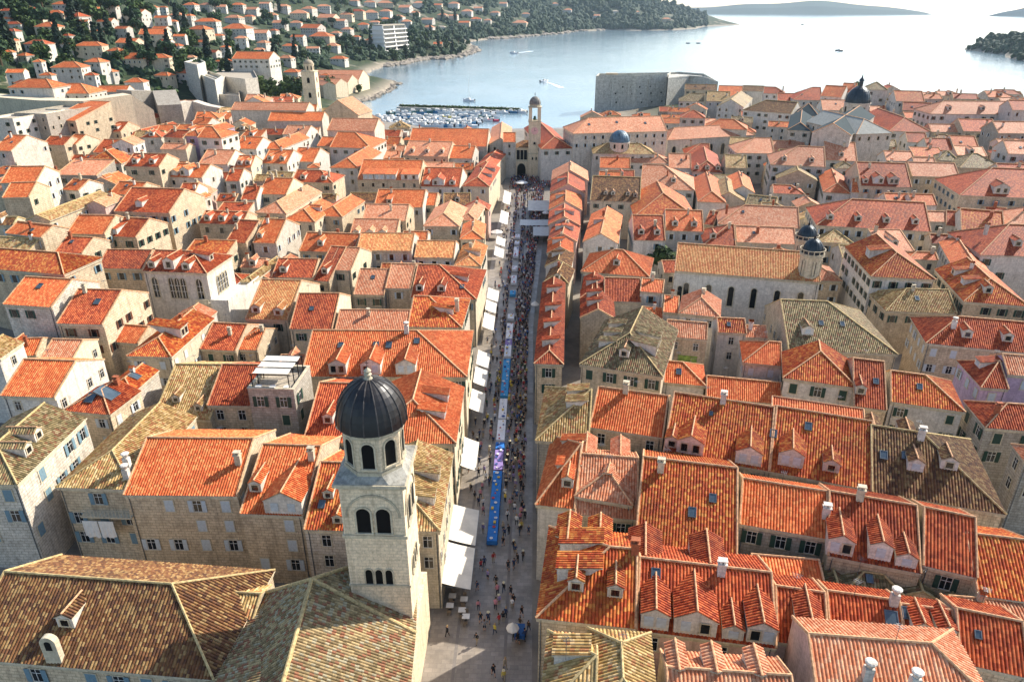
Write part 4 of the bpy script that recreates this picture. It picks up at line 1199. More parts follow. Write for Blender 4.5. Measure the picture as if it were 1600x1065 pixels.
# bell gable that stands on the monastery roof below the dormer
p = at(88, 1032, 11.6); t = empty('bell_gable', p, 0); lab(t, 'little round topped stone bell gable on the dark monastery roof', 'bell gable')
m = MB(); P = arch_pts(1.5, 3.3)
for i in range(len(P)):
    j = (i+1) % len(P); m.face([(P[i][0], -.3, P[i][1]), (P[j][0], -.3, P[j][1]), (P[j][0], .3, P[j][1]), (P[i][0], .3, P[i][1])][::-1])
m.face([(x, -.3, z) for x, z in P]); m.face([(x, .3, z) for x, z in P][::-1]); m.build('wall', stone_m, t)
m = MB(); m.face([(x*.42, -.315, 1.7+z*.34) for x, z in P]); m.build('opening', dark_m, t)
# ---- white gothic palace windows
for o, A, Wd, D, sh, rt, wt in list(HOUSES):
    if 'gothic palace with pointed' in o['label']:
        he = 14
        for x, n in ((.15, 1), (.5, 3), (.84, 1)):
            for k in range(n): arch_window(o, (Wd*x+(k-(n-1)/2)*1.25, .27, he-5.6), 0, 1.0 if n > 1 else 1.2, 4.2, True, mull=True)
        for k in range(4): arch_window(o, (Wd-.27, D*.5+(k-1.5)*1.1, he-5.6), math.pi/2, .9, 3.6, True, mull=True)
        m = MB(); m.box(Wd*.78, Wd*.98, -.9, .25, he-6.4, he-6.2); 
        m.box(Wd*.78, Wd*.98, -.9, -.8, he-6.2, he-5.3); m.build('balcony', stone_m, o)
        m = MB(); m.box(Wd-.2, Wd+3.5, -.3, D+3, -4, he-6.4); m.box(Wd+3.3, Wd+3.5, -.3, D+3, he-6.4, he-5.5); m.box(Wd-.2, Wd+3.5, -.3, -.1, he-6.4, he-5.5); m.build('terrace', WM['w'], o)
    if 'twin belfry church' in o['label']:
        he = 15
        for k in range(6): arch_window(o, (Wd*(k+.6)/6.3, .27, he-7), 0, 1.1, 4.4, False)
        arch_window(o, (Wd*.03+.6, .27, he-7), 0, .9, 3.6, False)
    if 'faded green mural' in o['label']:
        m = MB(); m.box(Wd*.35, Wd*.82, .2, .3, 4.8, 8.4); m.build('mural', plain('faded_mural_paint', '8ca24e', .9, .35, .9), o)
    if 'washing hung' in o['label']:
        m = MB(); m.box(Wd*.3, Wd*.95, -1.1, .25, 7.8, 8.0)
        for i in range(15): x = Wd*.3+Wd*.65*i/14; m.box(x-.02, x+.02, -1.08, -1.04, 8, 8.95)
        m.box(Wd*.3, Wd*.95, -1.09, -1.03, 8.95, 9.0); m.build('balcony', stone_m, o)
        ln = empty('washing', o.matrix_basis @ Vector((Wd*.32, -1.35, 7.6)), o.rotation_euler.z); lab(ln, 'two white sheets hung out to dry below the balcony', 'washing')
        for k in range(2):
            m = MB(); w_ = 1.9; n = 12
            for i in range(n):
                xa, xb = w_*i/n, w_*(i+1)/n; fa, fb = .07*math.sin(i*1.7+k), .07*math.sin((i+1)*1.7+k)
                za = -2.4-.25*abs(math.sin(i*.5+k)); m.face([(xa, fa, za), (xb, fb, za), (xb, fb*.3, 0), (xa, fa*.3, 0)]); m.face([(xa, fa+.03, za), (xb, fb+.03, za), (xb, fb*.3+.03, 0), (xa, fa*.3+.03, 0)][::-1])
            s_ = m.build('sheet', white_m, ln); s_.location = (k*2.05, 0, 0)
        m = MB(); m.tube([(-.2, 0, 0), (4.2, 0, 0)], .03, 5); m.build('line', metal_m, ln)
# ---- roof terrace building
tb = house(387, 610, 459, 612, 574, 'f', 'K', 'g', 15.5, 'w 2 n', 'stone tower house topped by a rooftop terrace with a striped pergola')
_, A, Wd, D, *_r = HOUSES[-1]
pg = empty('pergola', tb.matrix_basis @ Vector((.6, .6, 15.1)), tb.rotation_euler.z); lab(pg, 'black framed pergola with pale canvas strips on the rooftop terrace', 'pergola')
pw, pd = Wd-1.4, D-1.4
m = MB()
for x in (0, pw):
    for k in range(4): m.box(x-.06, x+.06, pd*k/3-.06, pd*k/3+.06, 0, 2.7)
for k in range(4): m.box(-.3, pw+.3, pd*k/3-.05, pd*k/3+.05, 2.7, 2.85)
m.build('frame', black_m, pg)
for k in range(3):
    m = MB(); y0, y1 = pd*k/3+.15, pd*(k+1)/3-.25; n = 8
    for i in range(n):
        t0, t1 = i/n, (i+1)/n; z = lambda t: 2.92-.12*math.sin(math.pi*t)
        m.face([(.1, y0+(y1-y0)*t0, z(t0)), (pw-.1, y0+(y1-y0)*t0, z(t0)), (pw-.1, y0+(y1-y0)*t1, z(t1)), (.1, y0+(y1-y0)*t1, z(t1))])
        m.face([(.1, y0+(y1-y0)*t0, z(t0)-.03), (pw-.1, y0+(y1-y0)*t0, z(t0)-.03), (pw-.1, y0+(y1-y0)*t1, z(t1)-.03), (.1, y0+(y1-y0)*t1, z(t1)-.03)][::-1])
    m.build('canopy', cream_m, pg)
for k in range(3):
    tt = empty('terrace_table', tb.matrix_basis @ Vector((1.3+k*(Wd-2.6)/2, .9, 15.1)), 0); lab(tt, '%s white table along the front of the rooftop terrace' % ['left', 'middle', 'right'][k], 'table', 'tables on the rooftop terrace')
    m = MB(); m.lathe([(0, .7), (.5, .7), (.5, .75), (0, .76)], 12); m.build('tabletop', white_m, tt); m = MB(); m.tube([(0, 0, 0), (0, 0, .7)], .05); m.lathe([(0, 0), (.3, 0), (.3, .04), (0, .05)], 10); m.build('leg', black_m, tt)
# ---- clock tower at the far end of the street
def clock_tower():
    b = at(836, 279, 2.0); Y = b.y; xl = xy(826, 200, Y); xr = xy(845, 200, Y); hw = (xr-xl)/2; xc = (xl+xr)/2
    t = empty('clock_tower', (xc, Y+hw, 2)); lab(t, 'slim white stone clock tower with a small dome closing the street', 'clock tower')
    Z = lambda py: zy(py, Y)-2
    zb = Z(190); m = MB(); m.box(-hw, hw, -hw, hw, -3, zb); m.build('shaft', tower_m, t)
    for z in (zb, Z(168), Z(240)): m = MB(); m.box(-hw-.2, hw+.2, -hw-.2, hw+.2, z-.2, z+.12); m.build('cornice', stone_m, t)
    z1 = Z(168); m = MB()
    for sx in (-1, 1):
        for sy in (-1, 1): q_ = hw*.55; m.box(sx*hw-(q_ if sx > 0 else 0), sx*hw+(q_ if sx < 0 else 0), sy*hw-(q_ if sy > 0 else 0), sy*hw+(q_ if sy < 0 else 0), zb, z1-.2)
    m.build('belfry', tower_m, t)
    m = MB(); m.lathe([(.1, zb+1.9), (.45, zb+1.8), (.6, zb+1), (.85, zb+.5), (.85, zb+.45), (0, zb+.5)], 12); m.build('bell', colmat('green_bronze', '3c5a4c', .5), t)
    m = MB(); m.prism(ngon(hw*.95, 8, math.pi/8), z1, z1+1.0); m.build('drum', stone_m, t)
    m = MB(); dome(m, hw*.92, z1+1.0, 3.0, 16); ribs(m, hw*.92, z1+1, 3.0, 8, .07); m.build('dome', colmat('grey_dome', '77736c', .6, .3), t)
    m = MB(); m.tube([(0, 0, z1+4), (0, 0, z1+5.6)], .08); m.lathe([(0, z1+4.6), (.3, z1+4.9), (0, z1+5.2)], 8); m.build('finial', black_m, t)
    zc = Z(200); m = MB()
    m.lathe([(0, 0), (1.5, 0), (1.5, .12), (0, .12)], 24); cf = m.build('clock_face', colmat('pink_clock_face', 'd8a8a0', .6), t); cf.location = (0, -hw-.01, zc-1.2); cf.rotation_euler = (math.pi/2, 0, 0)
    m = MB(); m.box(-.05, .05, -.1, 1.1, .13, .16); m.box(-.1, .7, -.05, .05, .161, .18); m.build('hand', black_m, cf)
    for x in (-.8, .8): arch_window(t, (x, -hw-.01, Z(250)), 0, .6, 1.2, name='window', fill=dark_m)
    arch_window(t, (0, -hw-.01, Z(226)), 0, .9, 1.0, name='window', fill=dark_m)
    # gatehouse left of the tower
    g = empty('gatehouse', (xl-.05, Y+2, 2)); lab(g, 'arched gatehouse with brown tiled roof left of the clock tower', 'gatehouse')
    w = xl-xy(806, 250, Y); he = Z(232)
    m = MB(); m.box(-w, 0, 0, 8, -3, he); m.build('wall', tower_m, g)
    m = MB()
    for q in (((-w-.5, -.5, he), (.0, -.5, he), (-.0, 4, he+2.4), (-w+3, 4, he+2.4)), ((-w-.5, 8.5, he), (-w-.5, -.5, he), (-w+3, 4, he+2.4))): slope(m, q, 2); slab(m, q)
    m.build('roof', [T['B'], stone_m], g)
    arch_window(g, (-w*.55, -.01, 0), 0, 3.6, Z(257), True, name='gate_arch', fill=dark_m)
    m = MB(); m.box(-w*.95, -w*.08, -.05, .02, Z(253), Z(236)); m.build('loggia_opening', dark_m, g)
    m = MB()
    for k in range(4): x = -w*(.08+.29*k); m.box(x-.12, x+.12, -.15, -.051, Z(253), Z(236))
    m.box(-w*.97, -w*.06, -.16, -.05, Z(254), Z(251)); m.build('column', stone_m, g)
    return t
clock_tower()
# ---- public buildings around the square
G2 = 'large public buildings at the end of the street'
house(786, 222, 806, 222, 207, 'g', 'O', 't', 15, 'w 2 n', 'pale palace end with orange roof left of the gatehouse', 'palace', cat='palace')
house(845, 233, 896, 232, 200, 'vf', 'R', 'w', 14, 'w 1 n', 'dark red gabled roof between the clock tower and the big palace', 'public_building', cat='building', group=G2)
house(895, 209, 1043, 205, 183, 'gl', 'P', 't', 20, 'ww2 n yF.2/.5/.9 yF.5/.6/.9 yF.8/.5/.9', 'largest pale palace with a broad pink roof behind the blue dome', 'palace', cat='palace', group=G2)
house(1043, 219, 1180, 211, 197, 'gb', 'P', 't', 14, 'w0 n', 'low long palace with pink roof and gothic windows, right of the biggest one', 'palace', cat='palace', group=G2)
for k in range(7): arch_window(HOUSES[-1][0], (HOUSES[-1][2]*(k+.6)/7.2, .27, 6.5), 0, 1.8, 4.6, True, t=.3)
house(1063, 184, 1103, 185, 172, 'gb', 'R', 't', 19, 'w 1 n', 'small red hipped tower roof behind the low gothic palace', 'house')
house(1100, 200, 1168, 203, 186, 'gb', 'O', 't', 15, 'w0 n', 'orange hipped roof behind the right end of the low palace', 'house')
def drum_dome(name, label, cat, px, pyb, z, r, hd, hdrum, dm, wm, lantern=True, n=8, parent=None, rib=8, ribm=None):
    p = at(px, pyb, z); t = empty(name, (p.x, p.y, p.z)); lab(t, label, cat)
    m = MB(); m.prism(ngon(r*1.0, 16, 0), -hdrum-6, 0); m.prism(ngon(r*1.06, 16, 0), -.3, 0.02); m.build('drum', wm, t)
    for k in range(n):
        a = 2*math.pi*k/n+.2
        arch_window(t, (r*.985*math.cos(a), r*.985*math.sin(a), -hdrum*.75), a+math.pi/2, r*.22, hdrum*.55, name='window', fill=dark_m, t=.1)
    m = MB(); dome(m, r*1.0, 0.02, hd, 24); d = m.build('dome', dm, t); m = MB(); ribs(m, r, 0, hd, rib, max(.06, r*.022)); m.build('rib', ribm or dm, d)
    if lantern:
        s = r*.16; m = MB(); m.lathe([(s, hd-.2), (s, hd+s*2.4), (s*1.4, hd+s*2.6), (s*1.1, hd+s*3.3), (s*.5, hd+s*4), (.08, hd+s*5.5), (0, hd+s*5.6)], 10)
        lo = m.build('lantern', dm if name != 'bell_dome' else stone_m, t); m = MB(); cross(m, hd+s*5.6, max(.6, r*.17)); m.build('cross', black_m, lo)
    return t
sb = house(926, 240, 1024, 241, 224, 'gb', 'Y', 't', 14, 'w 1 n', 'ochre tiled baroque church under the blue grey dome', 'church', cat='church', group=None)
drum_dome('church_dome', 'blue grey ribbed dome of the church near the square', 'dome', 968, 221, 20, 4.0, 4.3, 3, blue_lead, WM['t'], False)
# great cathedral
drum_dome('cathedral_dome', 'great dark dome with a tall lantern on the right skyline', 'dome', 1340, 160, 30, 5.3, 6.8, 8, dark_dome, WM['t'], True, 8)
house(1268, 207, 1330, 212, 177, 'v', 'S', 't', 20, 'w0 n', 'cathedral nave with slate roof and a half round window', 'cathedral', cat='cathedral')
o, A, Wd, D = HOUSES[-1][:4]; arch_window(o, (Wd*.5, .0, 9), 0, Wd*.42, Wd*.34, t=.4)
house(1338, 210, 1396, 208, 190, 'vf', 'W', 't', 18, 'w 1 n', 'white roofed cathedral chapel below the great dome', 'chapel', cat='chapel')
house(1230, 203, 1268, 205, 180, 'vf', 'S', 't', 17, 'w 1 n', 'slate roofed side aisle left of the cathedral nave', 'church_aisle', cat='church')
# twin belfries of the church on the right
def belfry(px, pyb, dy, label):
    he = [A.z for o, A, *_q in HOUSES if 'twin belfry church' in o['label']][0]
    q = at(1266, 438, he); Yc = q.y+dy; px_ = px; d = ray(px, pyb); p = Vector((d.x*Yc/d.y, Yc, H+d.z*Yc/d.y))
    t = empty('belfry', (p.x, p.y, 10)); lab(t, label, 'belfry', 'twin belfries of the long church')
    r = 2.15; zz = p.z-10; m = MB(); m.prism(ngon(r, 12, 0), -4, zz-.4); m.build('shaft', WM['c'], t)
    m = MB(); m.prism(ngon(r+.35, 12, 0), zz-.9, zz-.3); m.build('cornice', stone_m, t); m = MB(); m.prism(ngon(r+.2, 12, 0), zz-6, zz-5.6); m.build('string_course', stone_m, t)
    m = MB()
    for k in range(14):
        a = 2*math.pi*k/14; m.tube([((r+.3)*math.cos(a), (r+.3)*math.sin(a), zz-.3), ((r+.3)*math.cos(a), (r+.3)*math.sin(a), zz+.5)], .09, 6)
    for k in range(24):
        a, b = 2*math.pi*k/24, 2*math.pi*(k+1)/24; m.tube([((r+.3)*math.cos(a), (r+.3)*math.sin(a), zz+.5), ((r+.3)*math.cos(b), (r+.3)*math.sin(b), zz+.5)], .1, 4)
    m.build('balustrade', stone_m, t)
    for k in range(6):
        a = math.pi/3*k-math.pi/2; arch_window(t, (r*math.cos(math.pi/12)*math.cos(a), r*math.cos(math.pi/12)*math.sin(a), zz-4.8), a+math.pi/2, .7, 3.2, name='opening', fill=dark_m, t=.1)
    m = MB(); dome(m, r, zz-.3, 2.9, 20); ribs(m, r, zz-.3, 2.9, 8, .06); d = m.build('dome', dark_dome, t)
    m = MB(); m.lathe([(.25, zz+2.5), (.2, zz+3.1), (0, zz+3.3)], 8); cross(m, zz+3.4, .6); m.build('finial', black_m, d)
belfry(1270, 392, 2.0, 'front one of two dark domed belfries at the end of the long church')
belfry(1261, 370, 12.0, 'rear one of two dark domed belfries at the end of the long church')
# ---- harbour front: arsenal, walls, fort
house(638, 228, 761, 229, 201, 'g', 'O', 't', 12, 'w0 n', 'long arsenal building with a plain red orange roof beside the harbour', 'arsenal', cat='arsenal')
house(764, 226, 800, 226, 199, 'v', 'P', 't', 12, 'w 1 n', 'pink gabled hall right of the arsenal roof', 'hall', cat='hall')
def wallseg(name, label, pts, z1, th, mat=None, cren=True, cat='wall', group=None):
    """a stretch of town wall: pts = picture points of its top edge at height z1 (absolute)"""
    Q = [at(px, py, z1 if not isinstance(z1, (list, tuple)) else z1[i]) for i, (px, py) in enumerate(pts)]
    o = empty(name, (Q[0].x, Q[0].y, gz(Q[0].x, Q[0].y))); lab(o, label, cat, group); off = o.location; m = MB(); c = MB()
    for a, b in zip(Q, Q[1:]):
        u = (b-a); u.z = 0; u.normalize(); n = Vector((-u.y, u.x, 0))
        if n.dot(Vector((a.x, a.y, 0))) < 0: n = -n
        p = [a-off, b-off, b+n*th-off, a+n*th-off]; low = -12
        for i in range(4):
            j = (i+1) % 4; m.face([(p[i].x, p[i].y, low), (p[j].x, p[j].y, low), p[j], p[i]])
        m.face(p)
        if cren:
            L = (b-a).length; k = 0
            while k*2.4 < L-1.2:
                s = a+(b-a)*((k*2.4)/L)-off; e = a+(b-a)*((k*2.4+1.4)/L)-off; g = n*.6; z = Vector((0, 0, 1.1))
                c.face([s, e, e+z, s+z]); c.face([e+g, s+g, s+g+z, e+g+z]); c.face([s+z, e+z, e+g+z, s+g+z]); c.face([s, s+z, s+g+z, s+g]); c.face([e, e+g, e+g+z, e+z]); k += 1
    m.build('wall', mat or WM['t'], o)
    if cren: c.build('battlements', mat or WM['t'], o)
    return o
wallseg('harbour_wall', 'grey harbour wall left of the arsenal roof', [(588, 206), (636, 207)], 14, 4, fort_m)
wallseg('town_wall', 'high sunlit town wall with sloping top at the upper left', [(-30, 150), (60, 157), (130, 158), (205, 148), (240, 172)], [34, 33, 33, 34, 27], 9, WM['c'], False, cat='town wall', group='stretches of the town wall')
wallseg('town_wall', 'shaded bastion wall behind the sunlit town wall', [(205, 142), (238, 142), (246, 165)], [34, 33, 28], 10, WM['g'], False, cat='town wall', group='stretches of the town wall')
wallseg('town_wall', 'low zigzag wall between the bastion and the fort', [(266, 163), (300, 158), (322, 165), (360, 172)], [26, 26, 24, 22], 5, WM['t'], False, cat='town wall', group='stretches of the town wall')
def block(name, label, cat, tops, z, base, mat, cren=False, roofm=None):
    """solid masonry block: four picture points of the top outline at height z"""
    Q = [at(x, y, z) for x, y in tops]; o = empty(name, (Q[0].x, Q[0].y, base)); lab(o, label, cat); off = o.location
    P = [q-off for q in Q]; m = MB(); n = len(P)
    for i in range(n):
        a, b = P[i], P[(i+1) % n]; m.face([(a.x, a.y, -8), (b.x, b.y, -8), b, a])
    w = m.build('wall', mat, o); m = MB(); m.face([p-Vector((0, 0, .6)) for p in P]); m.build('terrace', roofm or T['K'], o)
    c = MB(); t = .8
    cx = sum(P, Vector())/n
    for i in range(n):
        a, b = P[i], P[(i+1) % n]; ia, ib = a+(cx-a).normalized()*t, b+(cx-b).normalized()*t
        c.face([a, b, b+Vector((0, 0, .9)), a+Vector((0, 0, .9))]); c.face([ib, ia, ia+Vector((0, 0, .9)), ib+Vector((0, 0, .9))]); c.face([a+Vector((0, 0, .9)), b+Vector((0, 0, .9)), ib+Vector((0, 0, .9)), ia+Vector((0, 0, .9))])
    c.build('parapet', mat, o); return o, P
fo, FP = block('harbour_fort', 'massive grey harbour fort with a curved front and gun ports', 'fort', [(931, 121), (957, 119.5), (995, 120), (1043, 118), (1048, 115), (935, 117)], 24, 0, fort_m, roofm=fort_m)
for r, z in enumerate((17, 12.5, 6.5)):
    for k in range(6):
        if (k*7+r*3) % 5 == 0: continue
        a = FP[1] if k < 3 else FP[2]; b = FP[2] if k < 3 else FP[3]; t_ = ((k % 3)+.35)/3; q = a.lerp(b, t_+.05*((k*3+r) % 3)); u = (b-a).normalized()
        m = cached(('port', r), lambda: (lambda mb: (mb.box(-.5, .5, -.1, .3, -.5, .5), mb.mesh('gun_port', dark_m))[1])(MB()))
        inst(m, 'gun_port', fo, (q.x, q.y, z), (0, 0, math.atan2(u.y, u.x)))
for k in range(7):
    t_ = [0.02, .3, .55, .8, 1.02, 1.4, 1.97][k]; a, b = (FP[1], FP[2]) if t_ <= 1 else (FP[2], FP[3]); q = a.lerp(b, t_ % 1); u = (b-a).normalized()
    m = MB(); m.box(-.5, .5, -.55-.2*(k % 3), .1, -28, -.8-1.2*(k % 2)); o_ = m.build('buttress', fort_m, fo); o_.location = q; o_.rotation_euler = (0, 0, math.atan2(u.y, u.x))
m = MB(); m.box(-4, 4, 1.5, 6, -1, 1.9); o_ = m.build('guard_room', WM['s'], fo); o_.location = FP[1]
block('fort_annexe', 'lower grey fort wing right of the massive harbour fort', 'fort', [(1044, 124), (1078, 120), (1100, 122), (1122, 130), (1100, 117), (1060, 114), (1046, 115)], 23, 0, fort_m, roofm=fort_m)
# ---- the fort and friary at the upper left
block('round_bastion', 'tall grey corner bastion of the land fort', 'bastion', [(288, 99), (308, 104), (321, 99), (309, 93)], 37, 10, fort_m)
block('land_fort', 'broad pale land fort with flat terrace and inner courtyard', 'fort', [(311, 115), (342, 126), (352, 122), (383, 126), (403, 124), (392, 104), (321, 104)], 30, 8, WM['t'])
block('sloping_ramp', 'smooth stone ramp with white top beside the corner bastion', 'ramp', [(311, 118), (336, 128), (348, 121), (326, 113)], 31, 8, fort_m, roofm=T['W'])
block('outer_bastion', 'low pale bastion below the land fort', 'bastion', [(341, 150), (374, 152), (374, 138), (352, 141)], 23, 6, WM['t'])
block('moat_wall', 'grey stone terrace between the land fort and the trees', 'terrace', [(374, 158), (410, 160), (400, 138), (374, 136)], 18, 4, WM['t'])
def friary_tower():
    b = at(487, 171, 9); Y = b.y; hw = (xy(497, 130, Y)-xy(475, 130, Y))/2*.93; t = empty('friary_tower', (b.x, Y+hw, 9)); lab(t, 'square friary bell tower with a small lantern, upper left', 'bell tower')
    Z = lambda py: zy(py, Y, 487)-9
    zt = Z(113); m = MB(); m.box(-hw, hw, -hw, hw, -6, zt); m.build('shaft', tower_m, t)
    m = MB(); m.box(-hw-.3, hw+.3, -hw-.3, hw+.3, zt, zt+.5); m.build('cornice', stone_m, t); m = MB(); m.box(-hw-.15, hw+.15, -hw-.15, hw+.15, Z(140), Z(140)+.3); m.build('string_course', stone_m, t)
    for a in range(4):
        for z in (Z(130), Z(153)):
            v = Vector((0, -hw-.01, z)); v.rotate(Matrix.Rotation(a*math.pi/2, 3, 'Z')); arch_window(t, v, a*math.pi/2, 1.7, 3.2, name='opening', fill=dark_m, t=.2)
    m = MB(); r = hw*.75; m.prism(ngon(r, 8, math.pi/8), zt+.5, zt+4.2); m.prism(ngon(r+.25, 8, math.pi/8), zt+4.2, zt+4.6); m.build('drum', tower_m, t)
    for k in range(8):
        a = math.pi/4*k; q = r*math.cos(math.pi/8); arch_window(t, (q*math.cos(a), q*math.sin(a), zt+1.2), a+math.pi/2, .8, 2.2, name='opening', fill=dark_m, t=.1)
    m = MB(); dome(m, r, zt+4.6, 2.6, 16); m.lathe([(.5, zt+7), (.4, zt+8.2), (0, zt+8.8)], 8); m.build('dome', colmat('friary_dome', 'a09078', .7), t)
    return t
friary_tower()
house(360, 172, 478, 173, 160, 'g', 'P', 't', 11, 'w0 n', 'long pale pink cloister roof left of the friary tower', 'cloister', cat='cloister')
house(418, 189, 503, 189, 175, 'g', 'O', 't', 11, 'w0 n', 'orange cloister roof in front of the friary tower', 'cloister', cat='cloister')
house(500, 178, 560, 180, 173, 'v', 'P', 's', 13, 'p33 w0 n', 'big brown gabled friary church right of its tower', 'church', cat='church')
house(511, 204, 585, 205, 185, 'g', 'P', 't', 14, 'w0 n', 'striped pink sacristy roof in front of the friary church', 'sacristy', cat='church')
# ---- small infill houses that close the gaps of the dense old town
FP = [(A.x, A.y, r.rotation_euler.z, Wd, D) for r, A, Wd, D, *_q in HOUSES]
def inside(px, py, e=.5):
    for ax, ay, rz, w, d in FP:
        dx, dy = px-ax, py-ay
        if dx*dx+dy*dy > 4000: continue
        c, s = math.cos(rz), math.sin(rz); lx, ly = dx*c+dy*s, -dx*s+dy*c
        if -e < lx < w+e and -e < ly < d+e: return True
    return False
ri = random.Random(77); INF = []
tree_keep = [(at_h(1031, 436, .1).x, at_h(1031, 436, .1).y, 7)]
def fits(x, y, rz, w, d):
    c, s = math.cos(rz), math.sin(rz)
    for i in range(5):
        for j in range(5):
            lx, ly = w*i/4, d*j/4; qx, qy = x+lx*c-ly*s, y+lx*s+ly*c
            if inside(qx, qy): return False
            for tx, ty, tr in tree_keep:
                if (qx-tx)**2+(qy-ty)**2 < tr*tr: return False
    return True
for sz in (12, 9, 7, 5.4):
    for _ in range(7000):
        left = ri.random() < .55
        if left: x, y = ri.uniform(-205, -15), ri.uniform(92, 440); rz = ri.uniform(-.06, .12)
        else: x, y = (ri.uniform(24, 285), ri.uniform(150, 440)) if sz < 12 else (ri.uniform(55, 330), ri.uniform(62, 440)); rz = ri.uniform(-.3, -.05) if x > 70 else ri.uniform(-.08, .05)
        w, d = sz*ri.uniform(.85, 1.5), sz*ri.uniform(.8, 1.15)
        if left and (x+w > -11.5 or y > 300+(-x)*.2+60): continue
        g = gz(x, y)
        if g < 1.9: continue
        sx, sy = proj((x, y, g+8))
        if sz == 12 and (left or sx < 1640 or sx > 2150): continue
        if sz < 12 and not (-30 < sx < (1800 if sz == 9 else 1630) and sy > 150 and sy < 1000): continue
        if not left and sx < 905: continue
        if not fits(x, y, rz, w, d): continue
        FP.append((x, y, rz, w, d)); INF.append((x, y, rz, w, d, left, sz))
INF.sort(key=lambda q: -q[3]/math.hypot(q[0], q[1])); INF = INF[:295]
blk = {}
for q in sorted(INF, key=lambda q: abs(q[0])):
    x, y, rz, w, d, left, sz = q; b = int((y-80)//20); k = (left, b); blk[k] = blk.get(k, 0)+1; h = ri.uniform(7.5, 10.2)
    typ = ri.choice(['g', 'g', 'g', 'gr', 'v', 'vf', 'gl', 'gb', 's']); rt = ri.choice('OOOPPRRRMMMYB' if left else 'OPPRRMMYGB'); wt = ri.choice('sttcwpgs')
    u = Vector((math.cos(rz), math.sin(rz), 0)); n = Vector((-u.y, u.x, 0))
    sh = 'hipped' if len(typ) > 1 else {'g': 'gabled', 'v': 'gabled', 's': 'lean-to'}[typ[0]]
    hn = ri.random(); ex = 'w 2' if hn < .6 else 'w 1 d1g'
    house_at(Vector((x, y, gz(x+w/2, y+d/2)+h)), u, n, w, d, typ, rt, wt, h, ex, 'small %s %s house, %s outward from street, %s block on the %s' % (ROOFWORD[rt], sh, ORD[blk[k]-1], ORD[b], 'left' if left else 'right'), 'small_house', 'house', GL if left else GR, True, .48)
print('infill', len(INF))
# ------------------------------------------------------------------ hillside villas
VILLAS = '''11,86,137,125,O,w 70,141,146,134,O,w 150,196,144,134,O,w 75,117,172,157,R,w 8,34,114,103,O,w 78,125,106,90,O,w 36,73,69,58,R,w 115,158,72,60,O,c 165,190,80,71,O,w
182,226,92,83,O,c 180,214,67,58,O,c 178,202,45,37,O,w 0,20,17,9,R,w 52,86,42,32,O,c 5,30,38,32,R,w 2,26,49,43,R,w 70,96,21,12,O,c 120,151,14,6,O,s 190,226,21,12,O,w 222,244,12,4,O,w
216,257,54,44,O,c 236,260,46,37,O,w 228,262,91,79,O,c 240,268,118,108,O,c 193,223,129,118,O,w 25,46,87,81,O,w 50,64,97,86,O,w 0,18,82,76,O,w 80,110,7,-1,O,w 100,130,26,18,R,w
270,288,57,47,O,w 292,326,46,37,O,c 303,338,34,26,O,w 345,386,45,35,O,w 390,417,52,43,P,w 419,433,48,41,O,w 350,376,28,20,P,w 285,305,8,-1,O,w 310,331,8,0,P,w 333,352,11,2,P,w
452,479,21,10,P,c 495,515,10,2,P,w 495,523,28,19,P,c 469,501,44,37,O,w 482,516,57,47,O,c 453,475,58,51,O,w 440,461,72,61,O,w 434,456,91,78,P,w 442,466,113,103,O,w 450,473,127,118,R,w
362,424,92,75,O,w 335,361,96,89,O,w 343,358,74,65,O,w 515,531,52,44,P,w 400,418,67,60,P,w 530,550,23,14,P,c 545,568,18,10,R,c 558,575,39,30,O,w 576,593,35,27,P,w 532,549,46,37,P,w
592,610,18,10,P,w 590,614,5,-2,P,c 622,641,12,5,P,w 658,677,31,22,P,w 660,677,43,35,P,w 645,662,5,-2,P,w 720,737,18,10,P,w 740,754,13,7,P,w 765,780,20,13,P,w 755,767,32,26,P,w 680,696,43,38,K,w
570,606,63,55,O,c 677,691,69,64,O,s 800,823,36,29,P,c 815,828,22,17,P,w 880,893,16,12,P,w 925,937,25,20,P,w 957,968,18,13,K,w 992,1000,19,14,P,w 1034,1048,30,24,P,s 700,716,6,0,P,w 862,872,6,1,P,w 780,792,6,0,P,w
20,45,130,122,R,w 130,160,97,90,O,w 60,80,118,110,O,w 255,275,34,27,O,w 150,175,34,26,O,w 28,52,14,6,R,w 160,182,10,3,O,w 262,284,24,17,P,w 380,402,15,7,P,w 410,432,24,16,P,w 425,445,36,28,P,w 520,540,33,26,P,w
300,322,66,58,O,w 322,340,82,75,R,w 130,148,118,111,R,w 395,412,78,71,P,w 568,590,20,13,P,w 612,630,27,20,P,w 640,655,20,14,P,w 700,715,25,19,P,w 548,562,58,51,O,w 508,528,72,64,P,w 515,540,92,84,O,w 478,498,76,69,P,w
0,22,64,56,O,c 90,112,56,48,R,w 140,162,50,43,O,c 204,228,78,70,O,w 160,180,112,104,O,w 262,284,72,64,O,w 284,304,90,82,P,c 240,262,28,20,O,w 44,66,30,22,O,c 0,14,30,24,O,w 118,136,34,27,O,w
246,266,66,58,R,w 330,348,56,48,O,w 366,384,60,52,P,w 452,470,36,29,P,w 470,490,14,7,P,w 432,450,10,3,P,w 404,422,6,-1,P,w 360,380,8,0,O,w 545,560,2,-5,P,w 568,586,4,-3,P,w 626,642,34,28,P,w 500,515,118,110,O,w'''.split()
SIZEW = {0: 'small', 1: 'mid sized', 2: 'large'}
vill = []
for s in VILLAS:
    a = s.split(','); vill.append((float(a[0]), float(a[1]), float(a[2]), float(a[3]), a[4], a[5]))
rv = random.Random(17); k_ = 0
